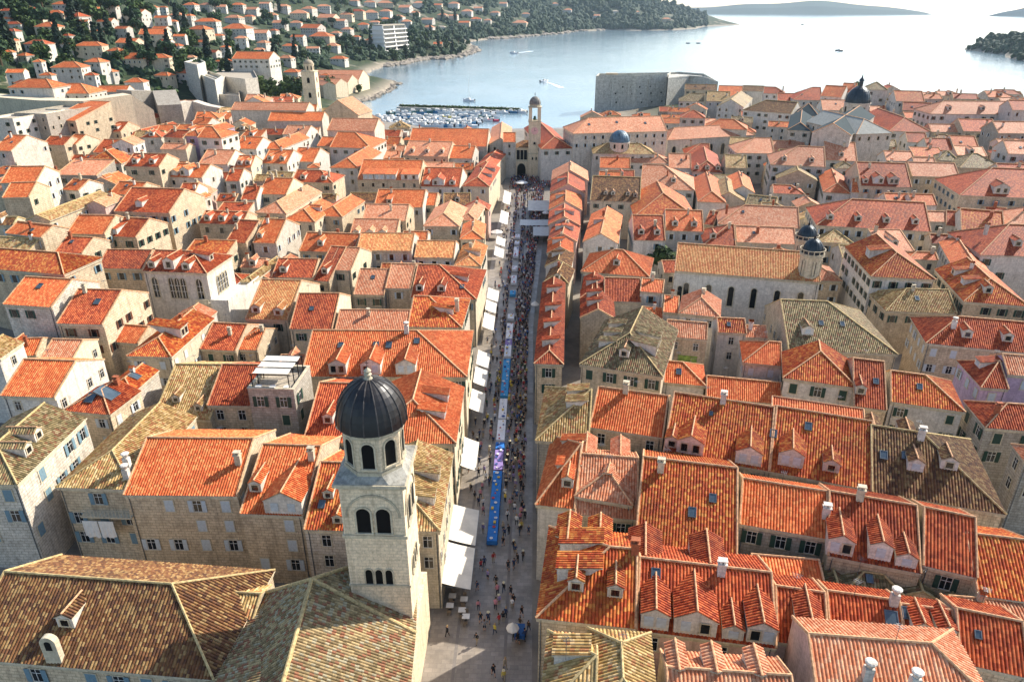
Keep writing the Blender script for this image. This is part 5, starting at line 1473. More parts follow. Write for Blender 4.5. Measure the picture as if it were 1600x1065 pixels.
for _ in range(4000):
    if k_ > 95: break
    x = rv.uniform(-5, 760); y = rv.uniform(6, 118 if x < 280 else (66 if x < 560 else 38)); w = (14+y*.16)*rv.uniform(.8, 1.2)
    if any(x < b+1 and x+w > a-1 and y-w*.5 < d+2 and y+w*.5 > c-1 for a, b, d, c, _1, _2 in vill): continue
    vill.append((x, x+w, y, y-w*.34, rv.choice('OOOP'), rv.choice('wwcs'))); k_ += 1
vill.sort()
VBOX = []
def zone(x, y):
    if x < 160: return 'at the far left'
    if x < 290: return 'left of the land fort'
    if x < 430: return 'above the land fort'
    if x < 560: return 'above the friary tower'
    if x < 700: return 'around the white hotel'
    return 'across the bay'
cnt = {}
for xl, xr, ye, yr, rt, wt in vill:
    yr = min(yr, ye-6)
    z = zone(xl, ye); b = 'low' if ye > 90 else ('middle' if ye > 40 else 'upper')
    k = (z, rt, b); cnt[k] = cnt.get(k, 0)+1
    hip = rnd.random() < .7
    wallw = WALLWORD[wt]
    h = rnd.choice([5, 6.5, 7.5, 9]) if xr-xl < 50 else 15
    A = at_h(xl, ye, h); dist = math.hypot(A.x, A.y); f = -A.x*SY + A.y*CY
    dep = f*CP - (A.z-H)*SP; wd = (xr-xl)*dep/F
    rz = rnd.uniform(-.35, .2); u = Vector((math.cos(rz), math.sin(rz), 0)); n = Vector((-u.y, u.x, 0))
    D = min(wd*1.2, max(5, rnd.uniform(.55, .8)*wd))
    house_at(A, u, n, wd, D, 'gb' if hip else 'g', rt, wt, h, 'w 2 n', '%s villa, %s roof, %s from left, %s band %s' % (wallw, ROOFWORD[rt], ORD[cnt[k]-1], b, z), 'villa', 'villa', 'villas on the hillside', True, .5)
    VBOX.append((xl-2, xr+3, yr-1, ye+9))
# row of long customs houses by the shore
for i, s in enumerate(['504,134,524,133,112', '524,133,543,130,111', '543,130,560,126,109', '560,126,577,121,107']):
    q = [float(v) for v in s.split(',')]
    house(*q, 'v', 'P', 'c', 9, 'w0 n', '%s of four pale quarantine halls by the shore, counting from the left' % ORD[i], 'quarantine_hall', cat='hall', group='quarantine halls by the shore')
# white stepped hotel
def hotel():
    a = at(604, 92, 4); b = at(640, 87, 4); t = empty('hotel', (a.x, a.y, 2)); lab(t, 'white stepped hotel with long dark balcony bands above the bay', 'hotel')
    u = b-a; L = u.length; t.rotation_euler = (0, 0, math.atan2(u.y, u.x))
    m = MB(); n = 8; fh = 5.4; g = MB()
    for k in range(n):
        x0 = k*.25; y0 = k*.5
        m.box(x0-.8, L+.8, y0-1.4, 22, k*fh, k*fh+1.5); m.box(x0+1, x0+2, y0+.4, 20, k*fh+1.5, k*fh+fh); m.box(L-2, L-1, y0+.4, 20, k*fh+1.5, k*fh+fh); m.box(L*.48, L*.52, y0+.4, 19, k*fh+1.5, k*fh+fh)
        g.box(x0+1.2, L-1.2, y0+1.2, 19, k*fh+1.5, k*fh+fh)
    m.build('floor_band', white_m, t); g.build('glazing', glass_m, t)
    m = MB(); m.box(4, L, 5, 21, n*fh, n*fh+1.4); m.build('roof', T['K'], t)
    m = MB(); m.box(-6, L+4, -6, 24, -14, -.02); m.build('foundation', tower_m, t)
hotel()
# ------------------------------------------------------------------ foliage
def leaf_mat(name, cols):
    k = NT(name); g = k.n('ShaderNodeNewGeometry'); oi = k.n('ShaderNodeObjectInfo')
    f = k.noise(g.outputs['Position'], .35, 4, .8)
    c = k.ramp(f, [(.3, lin(cols[0])), (.5, lin(cols[1])), (.72, lin(cols[2]))])
    hs = k.n('ShaderNodeHueSaturation'); k.l(c, hs.inputs['Color']); k.l(k.math('ADD', k.math('MULTIPLY', oi.outputs['Random'], .5), .75), hs.inputs['Value'])
    k.l(hs.outputs[0], k.b.inputs[0]); k.b.inputs['Roughness'].default_value = .8; return k.m
leaf_a = leaf_mat('broad_leaves', ['1e2e18', '34481e', '5e6c2c']); leaf_b = leaf_mat('cypress_foliage', ['14221a', '1e3020', '2c4026']); leaf_c = leaf_mat('pine_foliage', ['1d3020', '2c4426', '47592c'])
bark = plain('bark', '5c4a38', .9, .2, 4)
def leaf_crown(cents, n, size, rng, squash=1):
    m = MB()
    for i in range(n):
        c, r = rng.choice(cents)
        while True:
            v = Vector((rng.uniform(-1, 1), rng.uniform(-1, 1), rng.uniform(-1, 1)))
            if .3 < v.length < 1: break
        v = v.normalized()*(r*rng.uniform(.55, 1.08)); v.z *= squash
        p = Vector(c)+v; nn = (v.normalized()+Vector((rng.uniform(-.8, .8), rng.uniform(-.8, .8), rng.uniform(-.3, .9)))).normalized()
        a = nn.orthogonal().normalized(); b = nn.cross(a); s = size*rng.uniform(.6, 1.3); th = rng.uniform(0, 6.3)
        a, b = a*math.cos(th)+b*math.sin(th), b*math.cos(th)-a*math.sin(th)
        m.face([p-a*s-b*s*.5, p+a*s*.3-b*s, p+a*s+b*s*.4, p-a*s*.2+b*s])
    return m
def make_tree(kind, seed):
    r = random.Random(seed)
    tk = MB(); cr = None
    if kind == 'cypress':
        cents = [((r.uniform(-.15, .15), r.uniform(-.15, .15), 1.5+i*1.0), 1.25*math.sin(math.pi*min(1, (i+1.6)/10))**.8*(1 if i < 5 else 1-(i-5)*.16)) for i in range(9)]
        cr = leaf_crown(cents, 520, .5, r, 1.2); tk.tube([(0, 0, -2), (0, 0, 2), (.1, 0, 8)], [.28, .2, .05], 6); m = leaf_b
    elif kind == 'pine':
        cents = [((r.uniform(-2.4, 2.4), r.uniform(-2.4, 2.4), r.uniform(5.5, 8)), r.uniform(1.2, 2.0)) for i in range(9)]
        cr = leaf_crown(cents, 560, .55, r, .7); tk.tube([(0, 0, -2), (.2, 0, 3), (0, .2, 6.5)], [.4, .28, .12], 6); m = leaf_c
        for c, q in cents[:5]: tk.tube([(.1, 0, 4), (c[0]*.5, c[1]*.5, 5), c], [.15, .1, .04], 4)
    else:
        cents = [((r.uniform(-2.2, 2.2), r.uniform(-2.2, 2.2), r.uniform(3, 6.5)), r.uniform(1.3, 2.1)) for i in range(9)]+[((0, 0, 4.5), 2.4)]
        cr = leaf_crown(cents, 640, .55, r, .9); tk.tube([(0, 0, -2), (.1, 0, 2), (0, 0, 5)], [.4, .28, .1], 6); m = leaf_a
        for c, q in cents[:5]: tk.tube([(0, 0, 2.2), (c[0]*.5, c[1]*.5, 3.3), c], [.16, .1, .04], 4)
    nm = {'cypress': 'cypress_tree', 'pine': 'pine_tree', 'broad': 'broadleaf_tree'}[kind]
    t = empty(nm, (0, 0, -500)); cr.build('crown', m, t); tk.build('trunk', bark, t); return t
PROTO = {k: [make_tree(k, 31+i*7+len(k)) for i in range(3)] for k in ('cypress', 'pine', 'broad')}
USED = set()
def tree(kind, px, py, size, label, group=None, h=0):
    p = at_h(px, py, 0.01); pr = rnd.choice(PROTO[kind])
    z = gz(p.x, p.y)
    if z < .6: return None
    sc_ = size*rnd.uniform(.85, 1.2)
    t, _ = copy_tree(pr, (p.x, p.y, z), rnd.uniform(0, 6), (sc_, sc_, sc_*rnd.uniform(.9, 1.2))); lab(t, label, 'tree', group); return t
rt_ = random.Random(5)
TL = {'cypress': 'dark slender cypress standing among the hillside villas', 'pine': 'dark green pine with open crown among the hillside villas', 'broad': 'round bushy green tree among the hillside villas'}
n_t = 0; tries = 0; HT = []
while n_t < 250 and tries < 4000:
    tries += 1
    x = rt_.uniform(-10, 740); y = rt_.uniform(-2, 128 if x < 480 else 100)
    if x > 480 and y > 60+(x-480)*.12+20: continue
    if any(a < x < b and c < y < d for a, b, c, d in VBOX): continue
    k = rt_.choice(['cypress', 'pine', 'broad', 'broad']); s = {'cypress': 1.75, 'pine': 1.45, 'broad': 1.4}[k]*(1 if y > 50 else 1.35)
    t = tree(k, x, y, s, TL[k], 'trees on the villa hillside')
    if t: n_t += 1; HT.append((x, y, k, t))
HT.sort(key=lambda q: q[0]); tc_ = {}
for x, y, k, t in HT:
    b = 'lowest' if y > 95 else ('lower' if y > 65 else ('upper' if y > 32 else 'topmost')); q = (k, b, zone(x, y)); tc_[q] = tc_.get(q, 0)+1
    t['label'] = '%s, %s from left in the %s band %s' % ({'cypress': 'dark slender cypress', 'pine': 'open crowned pine', 'broad': 'round bushy tree'}[k], ORD[tc_[q]-1], b, zone(x, y))
for i, (x, y, s) in enumerate([(405, 150, 1.5), (418, 155, 1.5), (432, 158, 1.7), (446, 158, 1.6), (460, 160, 1.5), (425, 142, 1.5), (445, 146, 1.5), (412, 132, 1.2), (470, 150, 1.4), (500, 145, 1.5), (512, 150, 1.4), (520, 143, 1.3), (560, 146, .9), (586, 112, 1.0)]):
    tree('broad', x, y, s, '%s dense green tree behind the cloister by the friary tower' % ORD[i], 'trees behind the cloister')
tree('broad', 259, 178, 1.9, 'tall dark green tree in the gap between wall and bastion'); tree('broad', 262, 190, 1.2, 'lower green tree in front of the tall one by the bastion')
for x, y, s, l in ((1031, 436, 1.35, 'dark green round tree in the courtyard left of the long church'), (1332, 158, 1.2, 'dark tree left of the great cathedral dome'), (185, 386, .7, 'small green tree in a garden above the long red roof'),
                 (205, 388, .6, 'small garden shrub right of the little green tree'), (361, 348, .6, 'low green tree between the stone houses'), (322, 192, .8, 'green garden tree beside the white house on the upper left'), (350, 193, .9, 'yellow green garden tree above the white house'), (605, 232, .8, 'dark tree at the foot of the harbour wall')):
    tree('broad', x, y, s, l)
# palm on the skyline
p = at(1468, 170, 17); t = empty('palm_tree', (p.x, p.y, p.z-4)); lab(t, 'tall palm tree standing against the sea on the right skyline', 'palm tree')
m = MB(); m.tube([(0, 0, -6), (.2, 0, 2), (0, .1, 8)], [.45, .35, .3], 8); m.build('trunk', bark, t); m = MB()
for k in range(34):
    a = k*2.399; el = rnd.uniform(-.3, 1.3); L = rnd.uniform(3.6, 4.8); pr = None
    for i in range(7):
        s = i/6; e = el-s*1.3; q = Vector((math.cos(a)*L*s*math.cos(max(-.6, el)*.6), math.sin(a)*L*s*math.cos(max(-.6, el)*.6), 8+L*(s*math.sin(el)-s*s*.9)))
        w = Vector((-math.sin(a), math.cos(a), 0))*(.75*(1-s)+.08)
        if pr: m.face([pr[0]-pr[1]+Vector((0, 0, -.25)), pr[0], q, q-w+Vector((0, 0, -.25))]); m.face([pr[0], pr[0]+pr[1]+Vector((0, 0, -.25)), q+w+Vector((0, 0, -.25)), q])
        pr = (q, w)
m.build('crown', leaf_c, t)
# woods: one mass of crowns over the slopes and the island
def woods(name, spots, mat, label):
    V = []; Fc = []; ico = bmesh.new(); bmesh.ops.create_icosphere(ico, subdivisions=2, radius=1)
    bv = np.array([v.co[:] for v in ico.verts]); bf = [[v.index for v in f.verts] for f in ico.faces]; ico.free(); rg = np.random.default_rng(3)
    for x, y, z, r, hh in spots:
        b = bv*(1+rg.uniform(-.35, .3, (len(bv), 1))); b = b*np.array([r, r, hh])+np.array([x, y, z+hh*.35])
        o = len(V); V += b.tolist(); Fc += [[i+o for i in f] for f in bf]
    me = bpy.data.meshes.new(name); me.from_pydata(V, [], Fc); me.materials.append(mat); me.update()
    lab(link(bpy.data.objects.new(name, me)), kind='stuff'); 
wood_m = leaf_mat('woodland_canopy', ['14221a', '223420', '3c4c26'])
sp = []; rw = random.Random(9)
def addspots(n, x0, x1, y0, y1, r0, r1, avoid=True, zmin=2.5):
    k = 0
    for _ in range(n):
        x = rw.uniform(x0, x1); y = rw.uniform(y0, y1)
        if avoid and any(a < x < b and c < y < d for a, b, c, d in VBOX): continue
        p = at_h(x, y, 0.01)
        if math.hypot(p.x, p.y) > 4500: continue
        z = gz(p.x, p.y)
        if z < zmin: continue
        r = rw.uniform(r0, r1); sp.append((p.x, p.y, z, r, r*rw.uniform(.8, 1.4)))
addspots(2600, -40, 520, -14, 132, 2.4, 4.4)
addspots(1300, 480, 760, -14, 95, 3, 5.5)
addspots(1500, 640, 900, -14, 62, 4, 8)
addspots(1900, 800, 1104, -16, 47, 6, 12, True, 4)
woods('woodland', sp, wood_m, '')
sp = []
addspots(1500, 1500, 1900, 30, 110, 3.5, 7, False, 1.5)
woods('island_woodland', sp, wood_m, '')
# ------------------------------------------------------------------ shore rocks, breakwater, boats
rock_m = plain('shore_rock', '8c8274', .9, .3, .5)
def rocks(name, label, pts, n, r0, r1, spread):
    m = MB(); rr = random.Random(4); ico = bmesh.new(); bmesh.ops.create_icosphere(ico, subdivisions=1, radius=1)
    bv = [v.co.copy() for v in ico.verts]; bf = [[v.index for v in f.verts] for f in ico.faces]; ico.free()
    for i in range(n):
        k = rr.randrange(len(pts)-1); t = rr.random(); a = at(*pts[k], 0); b = at(*pts[k+1], 0); c = a.lerp(b, t)+Vector((rr.uniform(-spread, spread), rr.uniform(-spread, spread), rr.uniform(-.6, .5)))
        s = rr.uniform(r0, r1); q = [c+Vector((v.x*s*rr.uniform(.7, 1.4), v.y*s*rr.uniform(.7, 1.3), v.z*s*.6)) for v in bv]
        for f in bf: m.face([q[j] for j in f])
    lab(m.build(name, rock_m), kind='stuff')
rocks('shore_rocks', '', [(553, 160), (575, 156), (600, 144), (622, 131), (606, 127), (583, 129)], 150, 1.5, 4, 4)
rocks('shore_rocks', '', [(600, 105), (640, 98), (668, 92), (690, 93), (715, 89), (741, 81), (738, 72)], 170, 3, 8, 7)
rocks('shore_rocks', '', [(760, 62), (800, 60), (830, 56.5), (870, 54), (900, 49.5), (945, 47.5)], 90, 5, 12, 10)
a, b = at(622, 170, 0), at(822, 176, 0); u = (b-a); L = u.length; bwk = empty('breakwater', a, math.atan2(u.y, u.x)); lab(bwk, 'long stone breakwater sheltering the moored boats', 'breakwater')
m = MB(); m.box(0, L, -3, 3, -3, 1.6); m.build('quay', fort_m, bwk); m = MB(); m.box(0, L*.94, 1.8, 3.0, 1.6, 2.8); m.build('parapet_wall', fort_m, bwk)
hedge = MB(); rr = random.Random(2)
cents = [((L*.03+i*L*.93/60, rr.uniform(-.5, 1.5), 2.0), rr.uniform(1.2, 1.9)) for i in range(60)]
lc = leaf_crown(cents, 2600, .5, rr, .8); o = lc.build('shrubs', leaf_a); o.location = a; o.rotation_euler = bwk.rotation_euler; lab(o, kind='stuff')
m = MB(); m.face([tuple(at(585, 206, 1.3)), tuple(at(905, 207, 1.3)), tuple(at(905, 199, 1.3)), tuple(at(800, 201, 1.3)), tuple(at(590, 201, 1.3))]); lab(m.build('quay_side', smat), kind='structure')
def boat_proto():
    t = empty('motor_boat', (0, 0, -500)); m = MB()
    def sec(y, w, z): return [(-w, y, z), (-w*.8, y, -.3), (0, y, -.5), (w*.8, y, -.3), (w, y, z)]
    S_ = [sec(-3, 1.05, .75), sec(-1, 1.2, .8), sec(1, 1.1, .9), sec(2.3, .7, 1.05), sec(3.3, .05, 1.25)]
    for p, q in zip(S_, S_[1:]):
        for k in range(4): m.face([p[k], p[k+1], q[k+1], q[k]][::-1])
        m.face([tuple(Vector(p[0])-Vector((0, 0, .15))), tuple(Vector(p[4])-Vector((0, 0, .15))), tuple(Vector(q[4])-Vector((0, 0, .15))), tuple(Vector(q[0])-Vector((0, 0, .15)))])
    m.face(S_[0]); m.build('hull', paint_m, t)
    m = MB(); v = [(-.75, -.6, .6), (.75, -.6, .6), (.6, 2.1, .8), (-.6, 2.1, .8)]; w = [(-.65, -.5, 1.7), (.65, -.5, 1.7), (.45, .9, 1.6), (-.45, .9, 1.6)]
    for i in range(4): j = (i+1) % 4; m.face([v[i], v[j], w[j], w[i]])
    m.face(w); m.build('cabin', white_m, t)
    m = MB(); m.face([(-.5, 1.98, .95), (.5, 1.98, .95), (.4, 1.1, 1.5), (-.4, 1.1, 1.5)]); m.box(-.25, .25, -3.4, -2.9, .1, 1.1); m.build('outboard_and_windscreen', black_m, t)
    return t
bp_ = boat_proto()
def boat(px, py, s, rz, colr, label, group=None):
    p = at(px, py, .1); t, ks = copy_tree(bp_, (p.x, p.y, .1), rz, s); lab(t, label, 'boat', group)
    for c in ks:
        if c.name.startswith('hull'): c.color = colr
    return t
GB = 'boats moored in the old harbour'; rb = random.Random(8); nb = 0
for rowi, (y0, xa, xb, st) in enumerate(((177, 610, 815, 13), (184, 592, 770, 9.5), (189, 597, 775, 9), (193.5, 600, 750, 9), (197.5, 610, 740, 10))):
    x = xa; bc = {}
    while x < xb:
        c = rb.random(); near = abs(x-703) < 5 and y0 == 184; red = abs(x-770) < 6 and y0 == 189
        if near: col_, l = (.75, .6, .05, 1), 'bright yellow boat in the middle of the moored white boats'
        elif red: col_, l = (.6, .08, .12, 1), 'red hulled boat at the right end of the moorings'
        elif c < .2: col_, l = (.06, .2, .35, 1), 'small boat with blue hull moored in the old harbour'
        elif c < .3: col_, l = (.05, .15, .14, 1), 'small boat with dark green hull moored in the old harbour'
        else: col_, l = (.8, .8, .78, 1), 'small white motor boat moored in the old harbour'
        if l.startswith('small'):
            bc[l] = bc.get(l, 0)+1; l = l.replace('small', ORD[bc[l]-1]+' from left small').replace('moored in the old harbour', 'in the %s row of moorings' % ['farthest', 'second farthest', 'middle', 'second nearest', 'nearest'][rowi])
        boat(x, y0+rb.uniform(-1, 1), rb.uniform(1.2, 1.75), math.radians(rb.choice([70, 80, 95, 250, 265])+rb.uniform(-12, 12)), col_, l, GB); x += st*rb.uniform(.8, 1.2); nb += 1
foam = colmat('wake_foam', 'dfe6e8', .6)
for px, py, s, rz, l, wk in ((803, 84, 2.2, 1.2, 'white launch leaving a wake near the left shore', (830, 80)), (850, 128, 1.6, -.9, 'small boat in open water above the clock tower', (880, 137)), (733, 158, 1.5, 1.4, 'sailing boat beyond the breakwater', None),
                             (1254, 39, 2.2, 1.5, 'dark boat far out near the horizon', None), (1311, 80, 1.9, 1.1, 'dark speedboat drawing a long white wake', (1130, 112)), (1075, 68, 1.3, 1.5, 'tiny boat off the wooded point, left one', None), (1091, 68, 1.3, 1.5, 'tiny boat off the wooded point, right one', None)):
    b_ = boat(px, py, s, rz, (.05, .06, .07, 1) if 'dark' in l or 'tiny' in l else (.8, .8, .8, 1), l)
    if wk:
        p, q = at(px, py, .06), at(*wk, .06); u = (q-p).normalized(); n = Vector((-u.y, u.x, 0)); w = MB(); k = 14; L = (q-p).length
        for i in range(k):
            t0, t1 = i/k, (i+1)/k; w0, w1 = (1+3.2*t0)*s*.45, (1+3.2*t1)*s*.45; e0, e1 = L*.02*math.sin(t0*5), L*.02*math.sin(t1*5)
            w.face([p+u*L*t0+n*(e0-w0), p+u*L*t0+n*(e0+w0), p+u*L*t1+n*(e1+w1), p+u*L*t1+n*(e1-w1)])
        lab(w.build('wake', foam), kind='stuff')
# sailing boat gets its mast
p = at(733, 158, .1); m = MB(); m.tube([(p.x, p.y, 1), (p.x, p.y, 17)], .12, 6); o = m.build('mast', white_m); o.parent = [x for x in bpy.data.objects if x.get('label') == 'sailing boat beyond the breakwater'][0]
o.matrix_parent_inverse = (Matrix.Translation((p.x, p.y, .1)) @ Matrix.Rotation(1.4, 4, 'Z') @ Matrix.Scale(1.5, 4)).inverted()
for k in PROTO:
    for t in PROTO[k]:
        for c, gs in _tree.get(t.name, [(c, []) for c in t.children]): bpy.data.objects.remove(c)
        bpy.data.objects.remove(t)
for c, gs in _tree[bp_.name]: bpy.data.objects.remove(c)
bpy.data.objects.remove(bp_)
haze()
# ------------------------------------------------------------------ life on the street
def awning(x0, x1, ya, yb, z0, z1, label, cat='awning', group='white awnings along the left facades', mat=None):
    t = empty('awning', (x0, ya, 2)); lab(t, label, cat, group); w = x1-x0; d = yb-ya; n = max(2, int(d/1.2)); m = MB()
    for i in range(n):
        a, b = d*i/n, d*(i+1)/n
        for k in range(4):
            s0, s1 = k/4, (k+1)/4; zz = lambda s, y: (z0+(z1-z0)*s-.12*math.sin(math.pi*s)*(1-.5*math.cos(y*5.2)))-2
            m.face([(w*s0, a, zz(s0, 0)), (w*s1, a, zz(s1, 0)), (w*s1, b, zz(s1, 0)), (w*s0, b, zz(s0, 0))], smooth=True)
    m.face([(w, 0, z1-2), (w, d, z1-2), (w+.02, d, z1-2.28), (w+.02, 0, z1-2.28)]); m.build('canopy', mat or cream_m, t)
    m = MB()
    for y in (.1, d-.1):
        m.tube([(0, y, z0-2.6), (w, y, z1-2.06)], .035, 5)
    m.tube([(w, 0, z1-2.05), (w, d, z1-2.05)], .05, 5); m.build('frame', metal_m, t); return t
XL = -10.45
AW = [(300, 319), (331, 350), (372, 384), (388, 402), (453, 470), (472, 488), (492, 515), (551, 574), (577, 603), (612, 644), (688, 734), (794, 851), (853, 920)]
for i, (a, b) in enumerate(AW):
    ya = at(735, b, 4.8).y; yb = at(735, a, 4.8).y; wid = 3.6 if b > 780 else (2.4 if b > 480 else 2.6)
    l = {12: 'nearest and longest white awning over the cafe seats', 11: 'second nearest long white awning, joined to the nearest one'}.get(i, '%s white awning from the far end of the street, on the left facades' % ORD[i])
    awning(XL, XL+wid, ya+.15, yb-.1, 5.6, 4.6, l)
gw = colmat('grey_white_canvas', 'c4c4bc', .8)
for i, (a, b, l, mt) in enumerate([(313, 329, 'wavy cream market canopy on the shaded right side of the street', cream_m), (343, 352, 'long grey white canopy below the wavy cream one', gw), (354, 368, 'short grey canopy with two panels on the right side', gw)]):
    ya = at(835, b, 4.6).y; yb = at(835, a, 4.6).y; xr = at(858, (a+b)/2, 4.6).x; awning(xr-[7.5, 9.5, 5][i], xr, ya, yb, 4.6, 4.6, l, 'canopy', 'canopies on the right side of the street', mt)
p = at(851, 266, 5.0); awning(p.x, p.x+9, p.y, p.y+4, 5.4, 5.4, 'dark green canopy at the foot of the building right of the clock tower', 'canopy', None, colmat('green_canvas', '1f5a4c', .8))
p = at(875, 262, 5.0); awning(p.x, p.x+5, p.y, p.y+5, 5.6, 5.6, 'pale square market tent right of the dark green canopy', 'canopy', None)
# parasols
def parasol(px, py, r, label, mat=None):
    p = at(px, py, 4.6); t = empty('parasol', (p.x, p.y, 2.02)); lab(t, label, 'parasol', 'parasols on the street'); m = MB(); m.lathe([(r, 2.1), (0, 2.9)], 8, smooth=False); m.lathe([(r, 1.95), (r, 2.1)], 8, smooth=False); m.build('canopy', mat or white_m, t)
    m = MB(); m.tube([(0, 0, 0), (0, 0, 2.85)], .05); m.build('pole', metal_m, t)
parasol(815, 283, 2.6, 'large round white parasol before the gatehouse arch'); parasol(853, 330, 1.3, 'small white parasol beside the wavy canopy'); parasol(836, 472, 1.0, 'small white parasol in the crowd beside the red roof')
parasol(776, 360, 2.0, 'white parasol by the far left facades'); parasol(801, 975, .75, 'white round parasol over a blue cart at the bottom of the street')
# ---- long line of market tables down the middle
def market_table(x, y, L, i):
    t = empty('market_table', (x, y, 2.02)); m = MB(); m.box(-.62, .62, -L/2, L/2, .7, .75); m.build('tabletop', timber_m, t)
    for sx in (-.55, .55):
        for sy in (-L/2+.1, L/2-.1): q = MB(); q.tube([(sx, sy, 0), (sx, sy, .7)], .035, 6); q.build('leg', metal_m, t)
    return t
def cloth(x, y, L, colr, label, grp):
    m = MB(); n = 10
    m.face([(-.68, -L/2, .765), (.68, -L/2, .765), (.68, L/2, .765), (-.68, L/2, .765)])
    for s in (-1, 1):
        for k in range(n):
            a, b = -L/2+L*k/n, -L/2+L*(k+1)/n; fa, fb = .06*math.sin(k*2.1), .06*math.sin((k+1)*2.1)
            f = [(s*.68, a, .765), (s*.68, b, .765), (s*(.74+fb), b, .12), (s*(.74+fa), a, .12)]; m.face(f if s > 0 else f[::-1])
    m.face([(-.68, -L/2, .765), (-.7, -L/2-.05, .1), (.7, -L/2-.05, .1), (.68, -L/2, .765)])
    o = m.build('tablecloth', cloth_m); o.location = (x, y, 2.02); o.color = colr; lab(o, label, 'tablecloth', grp); return o
BLUE = (.03, .19, .55, 1); SKYB = (.06, .32, .6, 1); WHT = (.78, .78, .8, 1); RED = (.5, .06, .1, 1); VIO = (.28, .2, .45, 1)
seg = [(845, 735, BLUE), (733, 702, VIO), (700, 690, BLUE), (687, 655, WHT), (653, 622, WHT), (618, 560, SKYB), (556, 530, WHT), (528, 490, SKYB), (486, 470, WHT), (466, 430, SKYB), (426, 404, BLUE), (400, 376, SKYB), (370, 352, BLUE)]
cent = lambda y: at(768.5, 845, 2.8).x + (y-at(768.5, 845, 2.8).y)*(at(800, 470, 2.8).x-at(768.5, 845, 2.8).x)/(at(800, 470, 2.8).y-at(768.5, 845, 2.8).y)
ti = 0; goods = []
gm = {}
for a, b, colr in seg:
    y0, y1 = at(785, a, 2.8).y, at(785, b, 2.8).y; n = max(1, round((y1-y0)/3.0)); L = (y1-y0)/n
    for k in range(n):
        y = y0+L*(k+.5); x = cent(y)
        if a < 530 and rnd.random() < .5: continue
        ti += 1
        if a < 560 and rnd.random() < .45: colr = rnd.choice([WHT, SKYB, VIO, WHT])
        cn = {BLUE: 'deep blue', SKYB: 'light blue', WHT: 'white', VIO: 'violet'}[colr]
        t = market_table(x, y, L-.08, ti); lab(t, 'cloth covered trestle table, %s from the near end of the market line' % ORD[ti-1], 'table', 'market tables down the middle of the street')
        cloth(x, y, L-.06, colr, '%s tablecloth on the %s market table from the near end' % (cn, ORD[ti-1]), 'tablecloths on the market tables')
        for q in range(3):
            c = rnd.choice([(.75, .75, .75, 1), (.7, .7, .72, 1), (.5, .08, .08, 1), (.05, .1, .3, 1), (.7, .5, .1, 1), (.75, .72, .7, 1)])
            sx = rnd.choice([.18, .26, .34])
            def fb():
                m = MB(); m.box(-.5, .5, -.5, .5, 0, 1); 
                for z in (.3, .7): m.box(-.53, .53, -.53, .53, z, z+.12)
                return m.mesh('goods_box', cloth_m)
            def fp():
                m = MB(); m.lathe([(0, .02), (.35, .02), (.55, .12), (.5, .12), (.3, .06), (0, .06)], 12); return m.mesh('platter', cloth_m)
            bx = rnd.random() < .45; me = cached('gbox' if bx else 'gplat', fb if bx else fp); o = link(bpy.data.objects.new('goods_box' if bx else 'platter', me))
            o.location = (x+rnd.uniform(-.4, .4), y-L/2+L*(q+.5)/3+rnd.uniform(-.2, .2), 2.79); o.scale = (sx*(1 if bx else 1.7), sx*(1.3 if bx else 1.7), sx*.7 if bx else 1); o.color = c
            lab(o, '%s on the %s part of the %s market table from the near end' % ('small box' if bx else 'round platter', ['near', 'middle', 'far'][q], ORD[ti-1]), 'box' if bx else 'platter', 'goods on the market tables')
